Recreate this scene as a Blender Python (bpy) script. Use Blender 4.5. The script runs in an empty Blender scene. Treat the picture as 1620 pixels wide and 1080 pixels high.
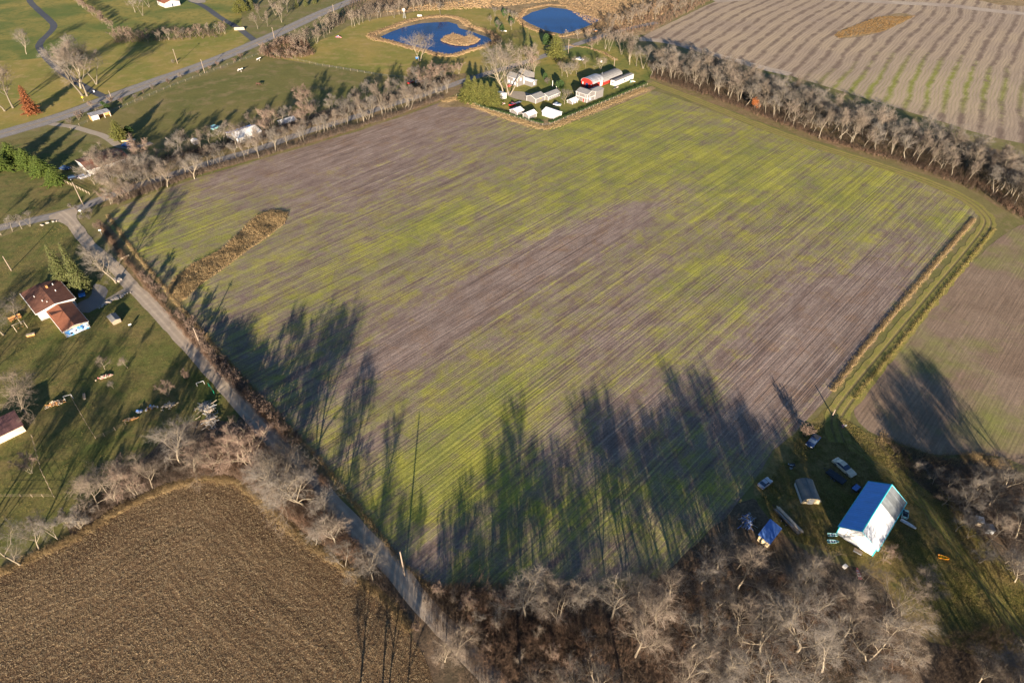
import bpy, bmesh, math, random
import numpy as np
from mathutils import Vector, Matrix
from mathutils.geometry import delaunay_2d_cdt
from mathutils import noise as mnoise

SC = bpy.context.scene
COL = SC.collection
R = math.radians
# ------------------------------------------------------------------ camera
FPX = 1020.0                      # focal length in photo pixels (photo 1620 wide)
PITCH = R(40.62)                  # below the horizon
CAMH = 120.0
cam = bpy.data.cameras.new('camera'); cam.lens = FPX / 1620 * 36; cam.sensor_width = 36
cam.clip_start = 1; cam.clip_end = 20000
camo = bpy.data.objects.new('camera', cam); COL.objects.link(camo)
camo.location = (0, 0, CAMH); camo.rotation_euler = (math.pi / 2 - PITCH, 0, 0)
SC.camera = camo
# ------------------------------------------------------------------ sky and sun
SUN_EL = R(11.3); SHADOW_AZ = R(-2.5)      # heading of the shadows, from +Y towards +X
w = bpy.data.worlds.new('World'); SC.world = w; w.use_nodes = True
nt = w.node_tree; bg = nt.nodes['Background']
sky = nt.nodes.new('ShaderNodeTexSky'); sky.sky_type = 'NISHITA'; sky.sun_disc = False
sky.sun_elevation = SUN_EL
sdir = Vector((-math.sin(SHADOW_AZ) * math.cos(SUN_EL), -math.cos(SHADOW_AZ) * math.cos(SUN_EL), math.sin(SUN_EL)))
sky.sun_rotation = math.atan2(sdir.x, sdir.y)
sky.air_density = 0.75; sky.dust_density = 0.1; sky.ozone_density = 2.5
nt.links.new(sky.outputs[0], bg.inputs[0]); bg.inputs[1].default_value = 0.05
sl = bpy.data.lights.new('sun', 'SUN'); sl.energy = 5.0; sl.angle = R(0.55); sl.color = (1.0, 0.84, 0.66)
so = bpy.data.objects.new('sun', sl); COL.objects.link(so)
so.rotation_euler = sdir.to_track_quat('Z', 'Y').to_euler(); so.location = (60, -200, 200)
SC.view_settings.view_transform = 'Standard'; SC.view_settings.look = 'None'
SC.view_settings.exposure = 1.98; SC.view_settings.gamma = 1
SC.render.engine = 'CYCLES'
try: SC.cycles.max_bounces = 5; SC.cycles.diffuse_bounces = 2
except Exception: pass

# ------------------------------------------------------------------ survey helpers: photo reading -> ground position
cp, sp = math.cos(PITCH), math.sin(PITCH)
def G(u, v, z=0.0):
    a = (u - 810) / FPX; b = (540 - v) / FPX
    d = (a, cp + b * sp, -sp + b * cp)
    t = (z - CAMH) / d[2]
    return Vector((d[0] * t, d[1] * t, z))
def PX(x, y, z):
    dz = z - CAMH
    dep = y * cp - dz * sp
    return 810 + FPX * x / dep, 540 - FPX * (y * sp + dz * cp) / dep
def HT(b, t):
    g = G(*b); best = (1e9, 1)
    for i in range(5, 250):
        q = PX(g.x, g.y, i * .1); e = math.hypot(q[0] - t[0], q[1] - t[1])
        if e < best[0]: best = (e, i * .1)
    return best[1]
GRID = 44.0                                  # compass heading of the farm's grid
def heading(a): return Vector((math.sin(R(a)), math.cos(R(a)), 0))

# ------------------------------------------------------------------ scene-graph helpers
def tag(o, label=None, cat=None, group=None, kind=None):
    if label: o['label'] = label
    if cat: o['category'] = cat
    if group: o['group'] = group
    if kind: o['kind'] = kind
    return o
def empty(name, loc, label, cat, rz=0.0, group=None, scale=1.0):
    o = bpy.data.objects.new(name, None); COL.objects.link(o); o.empty_display_size = .5
    o.location = loc; o.rotation_euler = (0, 0, rz); o.scale = (scale,) * 3
    return tag(o, label, cat, group)
def link(name, me, parent=None, mats=None):
    o = bpy.data.objects.new(name, me); COL.objects.link(o)
    if parent: o.parent = parent
    if mats:
        for m in (mats if isinstance(mats, (list, tuple)) else [mats]): me.materials.append(m)
    return o
def copy_tree(o, parent=None):
    c = o.copy(); COL.objects.link(c); c.parent = parent
    for ch in list(KIDS.get(o, o.children)): copy_tree(ch, c)
    return c
KIDS = {}
def mesh_np(name, V, F, smooth=False):
    me = bpy.data.meshes.new(name)
    V = np.asarray(V, dtype=np.float32); F = np.asarray(F, dtype=np.int32)
    k = F.shape[1]
    me.vertices.add(len(V)); me.vertices.foreach_set('co', V.ravel())
    me.loops.add(F.size); me.loops.foreach_set('vertex_index', F.ravel())
    me.polygons.add(len(F)); me.polygons.foreach_set('loop_start', np.arange(0, F.size, k, dtype=np.int32))
    me.polygons.foreach_set('loop_total', np.full(len(F), k, dtype=np.int32))
    if smooth: me.polygons.foreach_set('use_smooth', np.ones(len(F), dtype=bool))
    me.update(calc_edges=True); return me
class MB:
    def __init__(s): s.v = []; s.f = []; s.m = []
    def add(s, vs, fs, mi=0):
        n = len(s.v); s.v += [tuple(p) for p in vs]; s.f += [tuple(i + n for i in f) for f in fs]; s.m += [mi] * len(fs)
    def box(s, c, d, rz=0, mi=0, ry=0, rx=0):
        M = Matrix.Translation(c) @ Matrix.Rotation(rz, 4, 'Z') @ Matrix.Rotation(ry, 4, 'Y') @ Matrix.Rotation(rx, 4, 'X')
        vs = [M @ Vector((x * d[0] / 2, y * d[1] / 2, z * d[2] / 2)) for z in (-1, 1) for y in (-1, 1) for x in (-1, 1)]
        s.add(vs, [(0, 2, 3, 1), (4, 5, 7, 6), (0, 1, 5, 4), (2, 6, 7, 3), (0, 4, 6, 2), (1, 3, 7, 5)], mi)
    def tube(s, pts, rads, n=6, mi=0, cap=True):
        pts = [Vector(p) for p in pts]; base = len(s.v); ring = []
        for i, p in enumerate(pts):
            d = (pts[min(i + 1, len(pts) - 1)] - pts[max(i - 1, 0)])
            d = d.normalized() if d.length > 1e-6 else Vector((0, 0, 1))
            a = d.cross(Vector((0, 0, 1)) if abs(d.z) < .9 else Vector((1, 0, 0))).normalized(); b = d.cross(a)
            for k in range(n):
                t = 2 * math.pi * k / n
                s.v.append(tuple(p + (a * math.cos(t) + b * math.sin(t)) * rads[i]))
        for i in range(len(pts) - 1):
            for k in range(n):
                k2 = (k + 1) % n
                s.f.append((base + i * n + k, base + i * n + k2, base + (i + 1) * n + k2, base + (i + 1) * n + k)); s.m.append(mi)
        if cap:
            s.f.append(tuple(base + k for k in range(n))[::-1]); s.m.append(mi)
            s.f.append(tuple(base + (len(pts) - 1) * n + k for k in range(n))); s.m.append(mi)
    def prism(s, poly, y0, y1, axis='y', mi=0):      # poly in (x,z), pushed along y
        n = len(poly)
        vs = [(p[0], y0, p[1]) for p in poly] + [(p[0], y1, p[1]) for p in poly]
        if axis == 'x': vs = [(v[1], v[0], v[2]) for v in vs]
        if axis == 'z': vs = [(v[0], v[2], v[1]) for v in vs]
        fs = [tuple(range(n)), tuple(range(2 * n - 1, n - 1, -1))] + [(i, i + n, (i + 1) % n + n, (i + 1) % n) for i in range(n)]
        s.add(vs, fs, mi)
    def build(s, name, mats, parent=None, smooth=False, bevel=0, loc=None):
        me = bpy.data.meshes.new(name); me.from_pydata(s.v, [], s.f)
        bm = bmesh.new(); bm.from_mesh(me); bmesh.ops.recalc_face_normals(bm, faces=bm.faces); bm.to_mesh(me); bm.free()
        o = link(name, me, parent, mats)
        for p, m in zip(me.polygons, s.m): p.material_index = m; p.use_smooth = smooth
        if bevel:
            b = o.modifiers.new('bevel', 'BEVEL'); b.width = bevel; b.segments = 2; b.limit_method = 'ANGLE'
        if loc is not None: o.location = loc
        return o

# ------------------------------------------------------------------ material helpers
class NT:
    def __init__(s, name):
        s.m = bpy.data.materials.new(name); s.m.use_nodes = True; s.t = s.m.node_tree
        s.b = s.t.nodes['Principled BSDF']; s.b.inputs['Specular IOR Level'].default_value = .2
        s.tc = s.t.nodes.new('ShaderNodeTexCoord')
    def n(s, k, **kw):
        x = s.t.nodes.new(k)
        for a, b in kw.items(): setattr(x, a, b)
        return x
    def l(s, a, b): s.t.links.new(a, b)
    def put(s, sock, val):
        if hasattr(val, 'is_output'): s.l(val, sock)
        elif isinstance(val, tuple) and len(val) == 3: sock.default_value = (*val, 1) if len(sock.default_value) == 4 else val
        else: sock.default_value = val
    def map(s, rz=0, size=(1, 1, 1), src=None, loc=(0, 0, 0)):
        m = s.n('ShaderNodeMapping', vector_type='TEXTURE'); s.l(src or s.tc.outputs['Object'], m.inputs[0])
        m.inputs['Rotation'].default_value = (0, 0, rz); m.inputs['Scale'].default_value = size; m.inputs['Location'].default_value = loc
        return m.outputs[0]
    def noise(s, scale, vec=None, detail=4, rough=.6, dist=0):
        x = s.n('ShaderNodeTexNoise'); s.l(vec or s.tc.outputs['Object'], x.inputs['Vector'])
        x.inputs['Scale'].default_value = scale; x.inputs['Detail'].default_value = detail
        x.inputs['Roughness'].default_value = rough; x.inputs['Distortion'].default_value = dist
        return x.outputs[0]
    def rng(s, v, a, b, c=0, d=1):
        x = s.n('ShaderNodeMapRange'); x.clamp = True; s.put(x.inputs[0], v)
        for i, q in enumerate((a, b, c, d)): x.inputs[i + 1].default_value = q
        return x.outputs[0]
    def mix(s, f, a, b, mode='MIX'):
        x = s.n('ShaderNodeMix', data_type='RGBA', blend_type=mode)
        s.put(x.inputs[0], f); s.put(x.inputs[6], a); s.put(x.inputs[7], b); return x.outputs[2]
    def math(s, op, a, b=0.0, c=0.0):
        x = s.n('ShaderNodeMath', operation=op); s.put(x.inputs[0], a); s.put(x.inputs[1], b)
        s.put(x.inputs[2], c); return x.outputs[0]
    def mul(s, col, f):                       # brightness factor on a colour
        x = s.n('ShaderNodeVectorMath', operation='SCALE'); s.put(x.inputs[0], col); s.put(x.inputs['Scale'], f); return x.outputs[0]
    def attr(s, name):
        x = s.n('ShaderNodeAttribute', attribute_name=name); return x.outputs['Fac']
    def bump(s, h, strength=.5, dist=.1):
        x = s.n('ShaderNodeBump'); x.inputs['Strength'].default_value = strength; x.inputs['Distance'].default_value = dist
        s.l(h, x.inputs['Height']); s.l(x.outputs[0], s.b.inputs['Normal'])
    def fin(s, col, rough=.9, metal=0):
        s.put(s.b.inputs['Base Color'], col); s.put(s.b.inputs['Roughness'], rough); s.put(s.b.inputs['Metallic'], metal); return s.m

def plain(name, c, rough=.7, metal=0, var=.25, scale=1.5, bump=0.0, spec=None):
    k = NT(name); n = k.noise(scale, detail=6)
    col = k.mul(c, k.rng(n, .25, .75, 1 - var, 1 + var))
    if bump: k.bump(k.noise(scale * 6), bump, .03)
    if spec is not None: k.b.inputs['Specular IOR Level'].default_value = spec
    return k.fin(col, rough, metal)
def ribbed(name, c, rough=.4, axis=0, pitch=.45, var=.12, metal=.0, spec=.4):
    k = NT(name); sep = k.n('ShaderNodeSeparateXYZ'); k.l(k.tc.outputs['Object'], sep.inputs[0])
    wv = k.math('PINGPONG', sep.outputs[axis], pitch / 2)
    rib = k.rng(wv, 0, pitch * .12)
    n = k.noise(.8, detail=6); n2 = k.noise(.8, k.map(0, (1, 8, 8) if axis else (.5, 8, 8)), detail=5)
    col = k.mul(c, k.rng(n, .25, .75, 1 - var, 1 + var)); col = k.mul(col, k.rng(rib, 0, 1, .8, 1)); col = k.mul(col, k.rng(n2, .35, .65, 1 - var, 1 + var * .5))
    k.bump(rib, .5, .03); k.b.inputs['Specular IOR Level'].default_value = spec
    return k.fin(col, rough, metal)
def shingle(name, c, var=.2):
    k = NT(name); br = k.n('ShaderNodeTexBrick'); k.l(k.map(0, (.9, .9, .9)), br.inputs['Vector'])
    br.inputs['Scale'].default_value = 3; br.inputs['Color1'].default_value = (1, 1, 1, 1); br.inputs['Color2'].default_value = (.75, .75, .75, 1)
    br.inputs['Mortar'].default_value = (.6, .6, .6, 1)
    n = k.noise(.9, detail=6); col = k.mul(c, k.rng(n, .25, .75, 1 - var, 1 + var))
    col = k.mix(.6, col, br.outputs[0], 'MULTIPLY'); k.bump(br.outputs[1], .3, .02); return k.fin(col, .85)
def siding(name, c, var=.1):
    k = NT(name); sep = k.n('ShaderNodeSeparateXYZ'); k.l(k.tc.outputs['Object'], sep.inputs[0])
    wv = k.math('FRACT', k.math('MULTIPLY', sep.outputs[2], 5.0)); n = k.noise(1.2, detail=6)
    col = k.mul(k.mul(c, k.rng(wv, 0, .15, .8, 1)), k.rng(n, .25, .75, 1 - var, 1 + var)); k.bump(wv, .3, .02); return k.fin(col, .7)

def ground_mat(name, c1, c2, c3, big=.03, mid=.25, fine=3.0, bump=.5, streak=None, rough=.95, contrast=.35, bd=.08):
    """three ground tones mixed by broad, middling and fine noise; optional row streaks (heading, across, along, strength)"""
    k = NT(name)
    a = k.mix(k.rng(k.noise(big, detail=5, dist=.6), .38, .62), c1, c2)
    a = k.mix(k.rng(k.noise(mid, detail=6, rough=.65), .5, .7), a, c3)
    f = k.noise(fine, detail=7, rough=.8); f1 = k.noise(fine * .22, detail=4, rough=.7)
    a = k.mul(a, k.rng(f, .25, .75, 1 - contrast, 1 + contrast)); a = k.mul(a, k.rng(f1, .3, .7, 1 - contrast * .4, 1 + contrast * .4))
    h = f
    if streak:
        hd, ac, al, st = streak
        sv = k.noise(1.0, k.map(R(90 - hd), (al, ac, 1)), detail=4, rough=.6)
        a = k.mul(a, k.rng(sv, .3, .7, 1 - st, 1 + st)); h = k.math('ADD', f, sv)
    k.bump(h, bump, bd)
    return k.fin(a, rough)

M = {}
# ---- the main field: thin winter wheat over dark purple-brown soil
def field_mat():
    k = NT('thin_wheat_field'); cov = k.attr('cover')
    rz = R(90 - GRID)
    s1 = k.noise(1.0, k.map(rz, (11, 3.2, 1)), detail=7, rough=.68)          # patches drawn out along the rows
    r1 = k.noise(1.0, k.map(rz, (95, .62, 1)), detail=2, rough=.5)           # single drill rows and wheel tracks
    r2 = k.noise(1.0, k.map(rz, (120, 1.9, 1)), detail=3, rough=.6)
    r3 = k.noise(1.0, k.map(rz, (60, .24, 1)), detail=1, rough=.5)
    pt = k.noise(.14, detail=9, rough=.75, dist=.5); fn = k.noise(2.2, detail=8, rough=.8); mo = k.noise(.5, detail=8, rough=.75)
    s = k.math('MULTIPLY_ADD', k.math('SUBTRACT', s1, .5), 1.2, cov)
    s = k.math('MULTIPLY_ADD', k.math('SUBTRACT', pt, .5), 1.5, s)
    s = k.math('MULTIPLY_ADD', k.math('SUBTRACT', r1, .5), .7, s)
    s = k.math('MULTIPLY_ADD', k.math('SUBTRACT', r2, .5), .45, s)
    s = k.math('MULTIPLY_ADD', k.math('SUBTRACT', mo, .5), .8, s)
    g = k.rng(s, .24, .86)
    soil = k.mix(k.rng(s1, .38, .62), (.162, .116, .096), (.255, .196, .162))
    soil = k.mix(k.rng(pt, .5, .72), soil, (.20, .128, .084))
    grn = k.mix(k.rng(k.noise(.07, detail=6), .38, .62), (.170, .182, .040), (.275, .268, .042))
    grn = k.mix(k.rng(mo, .55, .75), grn, (.24, .19, .065))
    a = k.mix(k.math('MULTIPLY', g, .92), soil, grn)
    a = k.mul(a, k.rng(r1, .34, .66, .80, 1.15)); a = k.mul(a, k.rng(r2, .36, .64, .92, 1.08)); a = k.mul(a, k.rng(r3, .36, .64, .84, 1.14)); a = k.mul(a, k.rng(fn, .34, .66, .60, 1.36))
    a = k.mul(a, k.rng(mo, .3, .7, .86, 1.12))
    h = k.math('ADD', k.math('MULTIPLY', r1, 1.5), k.math('ADD', fn, r3)); k.bump(h, .6, .12)
    return k.fin(a, .95)
M['field'] = field_mat()
def stripe_mat():
    k = NT('striped_stubble_field'); ph = k.attr('phase'); gr = k.attr('cover')
    wob = k.noise(.022, detail=3); w2 = k.noise(.12, detail=5)
    p = k.math('ADD', ph, k.math('MULTIPLY', wob, .9)); p = k.math('ADD', p, k.math('MULTIPLY', w2, .05))
    sn = k.math('SINE', k.math('MULTIPLY', p, 6.2832)); sf = k.math('SINE', k.math('MULTIPLY', p, 6.2832 * 5))
    n = k.noise(.10, detail=8, rough=.75); fn = k.noise(1.2, detail=7, rough=.8); lg = k.noise(.02, detail=3)
    v = k.rng(k.math('ADD', sn, k.math('MULTIPLY', k.math('SUBTRACT', n, .5), 3.4)), -1.05, -.25)
    v = k.math('MULTIPLY', v, k.rng(sf, -1, .2, .72, 1))
    fine = k.noise(1.0, k.map(R(90 - 38), (30, .9, 1)), detail=4)
    dark = k.mix(k.rng(k.math('ADD', gr, k.math('MULTIPLY', k.math('SUBTRACT', n, .5), 3.0)), .5, 1.1), (.165, .118, .085), (.19, .20, .035))
    pale = k.mix(k.rng(lg, .4, .6), (.35, .27, .18), (.30, .23, .165))
    a = k.mix(v, dark, pale); a = k.mul(a, k.rng(fine, .3, .7, .82, 1.16)); a = k.mul(a, k.rng(fn, .25, .75, .72, 1.26))
    k.bump(k.math('ADD', fn, fine), .5, .15); return k.fin(a, .95)
M['stripes'] = stripe_mat()
def tilled_mat():
    k = NT('chisel_ploughed_stubble'); ph = k.attr('phase')
    w1 = k.noise(.12, detail=6); w2 = k.noise(.9, detail=5); p = k.math('ADD', ph, k.math('MULTIPLY', w1, 2.2)); p = k.math('ADD', p, k.math('MULTIPLY', w2, .45))
    rw = k.math('SINE', k.math('MULTIPLY', p, 6.2832 / 1.7)); rb = k.math('SINE', k.math('MULTIPLY', p, 6.2832 / 7.5))
    n = k.noise(.07, detail=8, rough=.7); f = k.noise(1.5, detail=9, rough=.82); f2 = k.noise(4.2, detail=5, rough=.85); bn = k.noise(.03, detail=3)
    near = k.rng(ph, 0, 11, 1, 0)                                  # freshly turned headland
    a = k.mix(k.rng(n, .38, .62), (.112, .066, .034), (.175, .112, .058))
    straw = k.math('SUBTRACT', k.math('ADD', f, k.math('MULTIPLY', rw, .025)), k.math('MULTIPLY', near, .05))
    a = k.mix(k.rng(straw, .53, .64), a, (.40, .30, .17)); a = k.mix(k.rng(f, .46, .34), a, (.035, .022, .015))
    a = k.mul(a, k.rng(rw, -1, 1, .86, 1.08)); a = k.mul(a, k.rng(k.math('ADD', rb, k.math('MULTIPLY', k.math('SUBTRACT', bn, .5), 4.0)), -1, 1, .90, 1.06)); a = k.mul(a, k.rng(f2, .38, .62, .45, 1.6)); fur = k.math('ABSOLUTE', k.math('SUBTRACT', k.math('ADD', ph, k.math('MULTIPLY', k.math('SUBTRACT', bn, .5), 3.0)), 12.5)); a = k.mul(a, k.rng(k.math('ADD', fur, k.rng(n, .45, .6)), .1, 1.0, .6, 1)); a = k.mul(a, k.rng(near, 0, 1, 1, .74))
    k.bump(k.math('ADD', k.math('ADD', f, f2), k.math('MULTIPLY', rw, .04)), 1.0, .30); return k.fin(a, .97)
M['tilled'] = tilled_mat()
def rutted_mat():
    k = NT('grass_lane'); t = k.attr('across'); n = k.noise(.5, detail=6, rough=.7); f = k.noise(3, detail=6, rough=.75)
    a = k.mix(k.rng(n, .35, .65), (.18, .18, .035), (.26, .20, .07))
    d = k.math('ABSOLUTE', k.math('SUBTRACT', k.math('ABSOLUTE', t), .36))
    d = k.math('ADD', d, k.math('MULTIPLY', k.math('SUBTRACT', n, .5), .2))
    a = k.mix(k.rng(d, .05, .16, .75, 0), a, (.13, .10, .055)); a = k.mul(a, k.rng(f, .25, .75, .65, 1.3))
    k.bump(k.math('ADD', k.rng(d, .04, .2), f), .5, .12); return k.fin(a, .95)
M['lane'] = rutted_mat()
def gravel_mat(name, c, c2):
    k = NT(name); t = k.attr('across'); n = k.noise(.35, detail=6); f = k.noise(6, detail=6, rough=.8)
    a = k.mix(k.rng(n, .35, .65), c, c2)
    d = k.math('ABSOLUTE', k.math('SUBTRACT', k.math('ABSOLUTE', t), .4)); d = k.math('ADD', d, k.math('MULTIPLY', k.math('SUBTRACT', n, .5), .25))
    a = k.mul(a, k.rng(d, .02, .25, 1.14, .92)); a = k.mul(a, k.rng(f, .25, .75, .8, 1.2)); k.bump(f, .4, .05); return k.fin(a, .95)
M['gravel'] = gravel_mat('gravel_road_surface', (.38, .31, .23), (.30, .245, .19))
M['asphalt_old'] = gravel_mat('pale_worn_asphalt', (.22, .20, .185), (.18, .168, .16))
M['asphalt'] = ground_mat('dark_asphalt', (.055, .06, .075), (.075, .08, .09), (.06, .065, .075), fine=8, bump=.2, contrast=.2)
M['concrete'] = ground_mat('pale_concrete', (.30, .25, .19), (.24, .205, .165), (.34, .29, .23), mid=.5, fine=5, bump=.2, contrast=.15)
M['base'] = ground_mat('rough_olive_grass', (.15, .13, .05), (.115, .115, .033), (.20, .15, .08), big=.015, mid=.12, fine=1.2)
M['lawn'] = ground_mat('olive_lawn', (.09, .098, .024), (.15, .118, .042), (.060, .080, .018), big=.07, mid=.28, fine=1.6, contrast=.6)
M['lawn_gold'] = ground_mat('golden_green_lawn', (.25, .19, .05), (.155, .155, .03), (.29, .21, .08), big=.03, mid=.15, fine=1.0, contrast=.2)
M['lawn_green'] = ground_mat('mown_green_lawn', (.095, .120, .024), (.23, .185, .045), (.075, .105, .02), big=.03, mid=.3, fine=1.0, contrast=.2)
M['pasture'] = ground_mat('grazed_olive_pasture', (.155, .128, .04), (.10, .102, .026), (.20, .15, .07), big=.018, mid=.1, fine=1.0, contrast=.25)
M['litter'] = ground_mat('leaf_litter', (.115, .078, .050), (.085, .065, .04), (.17, .115, .07), big=.08, mid=.5, fine=2.0, bump=.8, contrast=.5, bd=.2)
M['dry'] = ground_mat('dry_tan_grass', (.27, .19, .10), (.17, .125, .06), (.33, .24, .135), big=.09, mid=.4, fine=1.5, bump=.9, contrast=.4, bd=.25)
M['dry_dark'] = ground_mat('brown_verge_grass', (.17, .118, .062), (.14, .115, .045), (.24, .165, .09), big=.06, mid=.4, fine=1.5, bump=.8, contrast=.4, bd=.2)
M['yard'] = ground_mat('mossy_yard_grass', (.115, .105, .025), (.19, .135, .055), (.07, .075, .018), big=.10, mid=.4, fine=1.8, contrast=.65)
M['rfield'] = ground_mat('fallow_field', (.215, .155, .108), (.18, .125, .085), (.17, .175, .045), big=.05, mid=.03, fine=1.2, streak=(GRID, .5, 14, .22), contrast=.25, bump=.6)
M['soil'] = ground_mat('bare_brown_soil', (.24, .16, .115), (.30, .21, .15), (.20, .13, .09), big=.06, mid=.4, fine=2, contrast=.3)

def water_mat():
    k = NT('pond_water'); k.b.inputs['Specular IOR Level'].default_value = .5; k.b.inputs['IOR'].default_value = 1.16
    k.bump(k.noise(.9, detail=3), .08, .05); n = k.noise(.05, detail=2)
    return k.fin(k.mix(k.rng(n, .4, .6), (.0008, .028, .13), (.0006, .018, .09)), .12)
M['water'] = water_mat()
def twig_mat(name, c, var=.3, isl=False, obj=True, rough=.9):
    k = NT(name); col = c
    if obj:
        oi = k.n('ShaderNodeObjectInfo'); col = k.mul(c, k.rng(oi.outputs['Random'], 0, 1, 1 - var, 1 + var))
    if isl:
        ge = k.n('ShaderNodeNewGeometry'); col = k.mul(col, k.rng(ge.outputs['Random Per Island'], 0, 1, 1 - var, 1 + var * 1.3))
    k.b.inputs['Specular IOR Level'].default_value = .05
    return k.fin(col, rough)
def two_tone(name, c, d, var=.25):
    k = NT(name); ge = k.n('ShaderNodeNewGeometry'); r = ge.outputs['Random Per Island']; n = k.noise(.35, detail=3)
    col = k.mix(k.rng(k.math('ADD', n, k.math('MULTIPLY', k.math('SUBTRACT', r, .5), .3)), .4, .6), c, d); col = k.mul(col, k.rng(k.math('FRACT', k.math('MULTIPLY', r, 17.0)), 0, 1, 1 - var, 1 + var))
    k.b.inputs['Specular IOR Level'].default_value = .05
    return k.fin(col, .9)
M['bark'] = twig_mat('pale_bark', (.215, .178, .128), .25); M['bark_mid'] = twig_mat('greyish_bark', (.165, .14, .105), .3)
M['bark_dark'] = twig_mat('dark_bark', (.09, .07, .055), .25)
M['twig'] = twig_mat('grey_twigs', (.19, .152, .12), .22, True)
M['twig_pink'] = twig_mat('pinkish_twigs', (.19, .135, .105), .2, True)
M['twig_grey'] = twig_mat('silver_twigs', (.165, .145, .125), .2, True)
M['brush'] = two_tone('brush_stems', (.095, .076, .060), (.14, .10, .074), .4)
M['brush_tan'] = two_tone('pale_reed_stems', (.34, .24, .13), (.26, .17, .10), .3)
M['brush_pink'] = two_tone('pink_brown_stems', (.18, .112, .076), (.125, .085, .06), .4)
M['brush_dark'] = two_tone('dark_understorey', (.07, .052, .04), (.10, .072, .05), .35)
M['grass_tan'] = two_tone('tall_dry_grass', (.38, .275, .14), (.29, .20, .10), .35)
M['grass_olive'] = two_tone('olive_rough_grass', (.20, .18, .05), (.28, .21, .09), .35)
M['grass_brown'] = two_tone('brown_slough_grass', (.27, .165, .065), (.20, .12, .05), .35)
M['straw'] = two_tone('corn_straw', (.42, .33, .20), (.30, .22, .13), .4)
M['needle'] = two_tone('spruce_needles', (.085, .098, .034), (.13, .135, .05), .4)
M['needle_green'] = two_tone('pine_needles', (.085, .125, .028), (.125, .165, .035), .35)
M['needle_gold'] = two_tone('gold_green_needles', (.135, .132, .036), (.095, .105, .03), .4)
M['needle_rust'] = two_tone('rusty_needles', (.24, .085, .035), (.17, .065, .03), .35)
M['leaf_dark'] = two_tone('dark_evergreen_leaves', (.03, .055, .02), (.045, .07, .022), .35)
M['leaf_rust'] = two_tone('rusty_oak_leaves', (.34, .12, .04), (.28, .10, .04), .3)

M['white'] = plain('white_paint', (.55, .53, .5), .5, var=.08)
M['cream'] = plain('cream_boards', (.62, .50, .30), .7, var=.25, scale=3, bump=.3)
M['white_side'] = siding('white_siding', (.38, .36, .335))
M['grey_side'] = siding('warm_grey_siding', (.15, .138, .132))
M['grey_roof'] = shingle('grey_shingles', (.20, .195, .19))
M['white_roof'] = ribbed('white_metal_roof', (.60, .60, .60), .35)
M['white_roof_shade'] = ribbed('white_metal_roof_shade_tint', (.36, .40, .85), .35)  # far-slope copy of the white roof, blue shade put into its colour
M['red'] = plain('red_barn_paint', (.36, .025, .018), .6, var=.2)
M['brown_roof'] = shingle('brown_shingles', (.26, .10, .055), .18)
M['brown_roof2'] = shingle('dark_brown_shingles', (.19, .085, .055), .25)
M['glass'] = plain('window_glass', (.03, .05, .09), .1, spec=.6, var=.1)
M['glass_pale'] = plain('pale_window', (.55, .6, .68), .2, var=.1)
M['wood'] = plain('weathered_wood', (.26, .20, .14), .85, var=.3, scale=3)
M['wood_orange'] = plain('orange_cedar', (.45, .22, .08), .8, var=.25, scale=3)
M['wood_pale'] = plain('pale_lumber', (.52, .42, .30), .8, var=.3, scale=3)
M['pole'] = plain('pole_wood', (.22, .17, .13), .85, var=.2, scale=2)
M['grey_metal'] = plain('grey_metal', (.30, .31, .32), .45, metal=.2, var=.25)
M['dark_metal'] = plain('dark_metal', (.035, .04, .05), .5, metal=.2, var=.3)
M['blue_metal'] = ribbed('blue_metal_roof', (.025, .22, .60), .35, axis=0, pitch=.6, var=.12)  # white barn metal with the shaded slope's sky blue painted in
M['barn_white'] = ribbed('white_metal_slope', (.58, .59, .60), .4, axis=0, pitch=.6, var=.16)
M['barn_grey'] = ribbed('grey_metal_panels', (.17, .185, .19), .4, axis=0, pitch=.6, var=.3)  # greyer metal for the far end of the near roof slope
M['barn_wall'] = ribbed('white_metal_wall', (.70, .70, .69), .4, axis=1, pitch=.3, var=.05)
M['teal'] = plain('teal_trim', (.03, .42, .50), .4, var=.05)
M['slate'] = ribbed('dark_grey_barrel_roof', (.085, .10, .105), .5, axis=1, pitch=2.2, var=.18)
M['purple_roof'] = ribbed('brown_corrugated_roof', (.115, .055, .05), .6, axis=0, pitch=.4, var=.25)
M['blue_tarp'] = plain('blue_tarp_roof', (.10, .20, .48), .45, var=.2)
M['tyre'] = plain('tyre_rubber', (.015, .015, .015), .9, var=.1)
M['rim'] = plain('steel_rim', (.35, .35, .36), .35, metal=.6, var=.1)
M['yellow'] = plain('yellow_sign', (.8, .5, .02), .5, var=.05)
M['orange'] = plain('orange_plastic', (.75, .28, .02), .5, var=.1)
M['green_paint'] = plain('green_paint', (.02, .28, .14), .5, var=.1)
M['stone'] = plain('pale_stone', (.38, .33, .28), .9, var=.3, scale=4)
M['pink'] = plain('faded_red', (.50, .16, .16), .7, var=.3, scale=4)
M['lamp'] = plain('lamp_glass', (.7, .7, .6), .2, var=.05)
def mural_mat():
    k = NT('blue_white_mural'); n = k.noise(.55, detail=3, dist=1.5)
    a = k.mix(k.rng(n, .44, .56), (.10, .33, .72), (.78, .82, .86)); return k.fin(a, .5)
M['mural'] = mural_mat()
def cow_mat():
    k = NT('black_white_hide'); n = k.noise(1.6, detail=1); return k.fin(k.mix(k.rng(n, .48, .52), (.02, .02, .02), (.7, .66, .6)), .8)
M['cow'] = cow_mat(); M['horse'] = plain('dark_bay_hide', (.06, .03, .02), .7, var=.2)
def carpaint(n, c): return plain(n, c, .25, metal=.1, var=.04, spec=.5)
M['p_white'] = carpaint('white_car_paint', (.75, .75, .75)); M['p_silver'] = carpaint('silver_car_paint', (.35, .36, .4))
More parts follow.
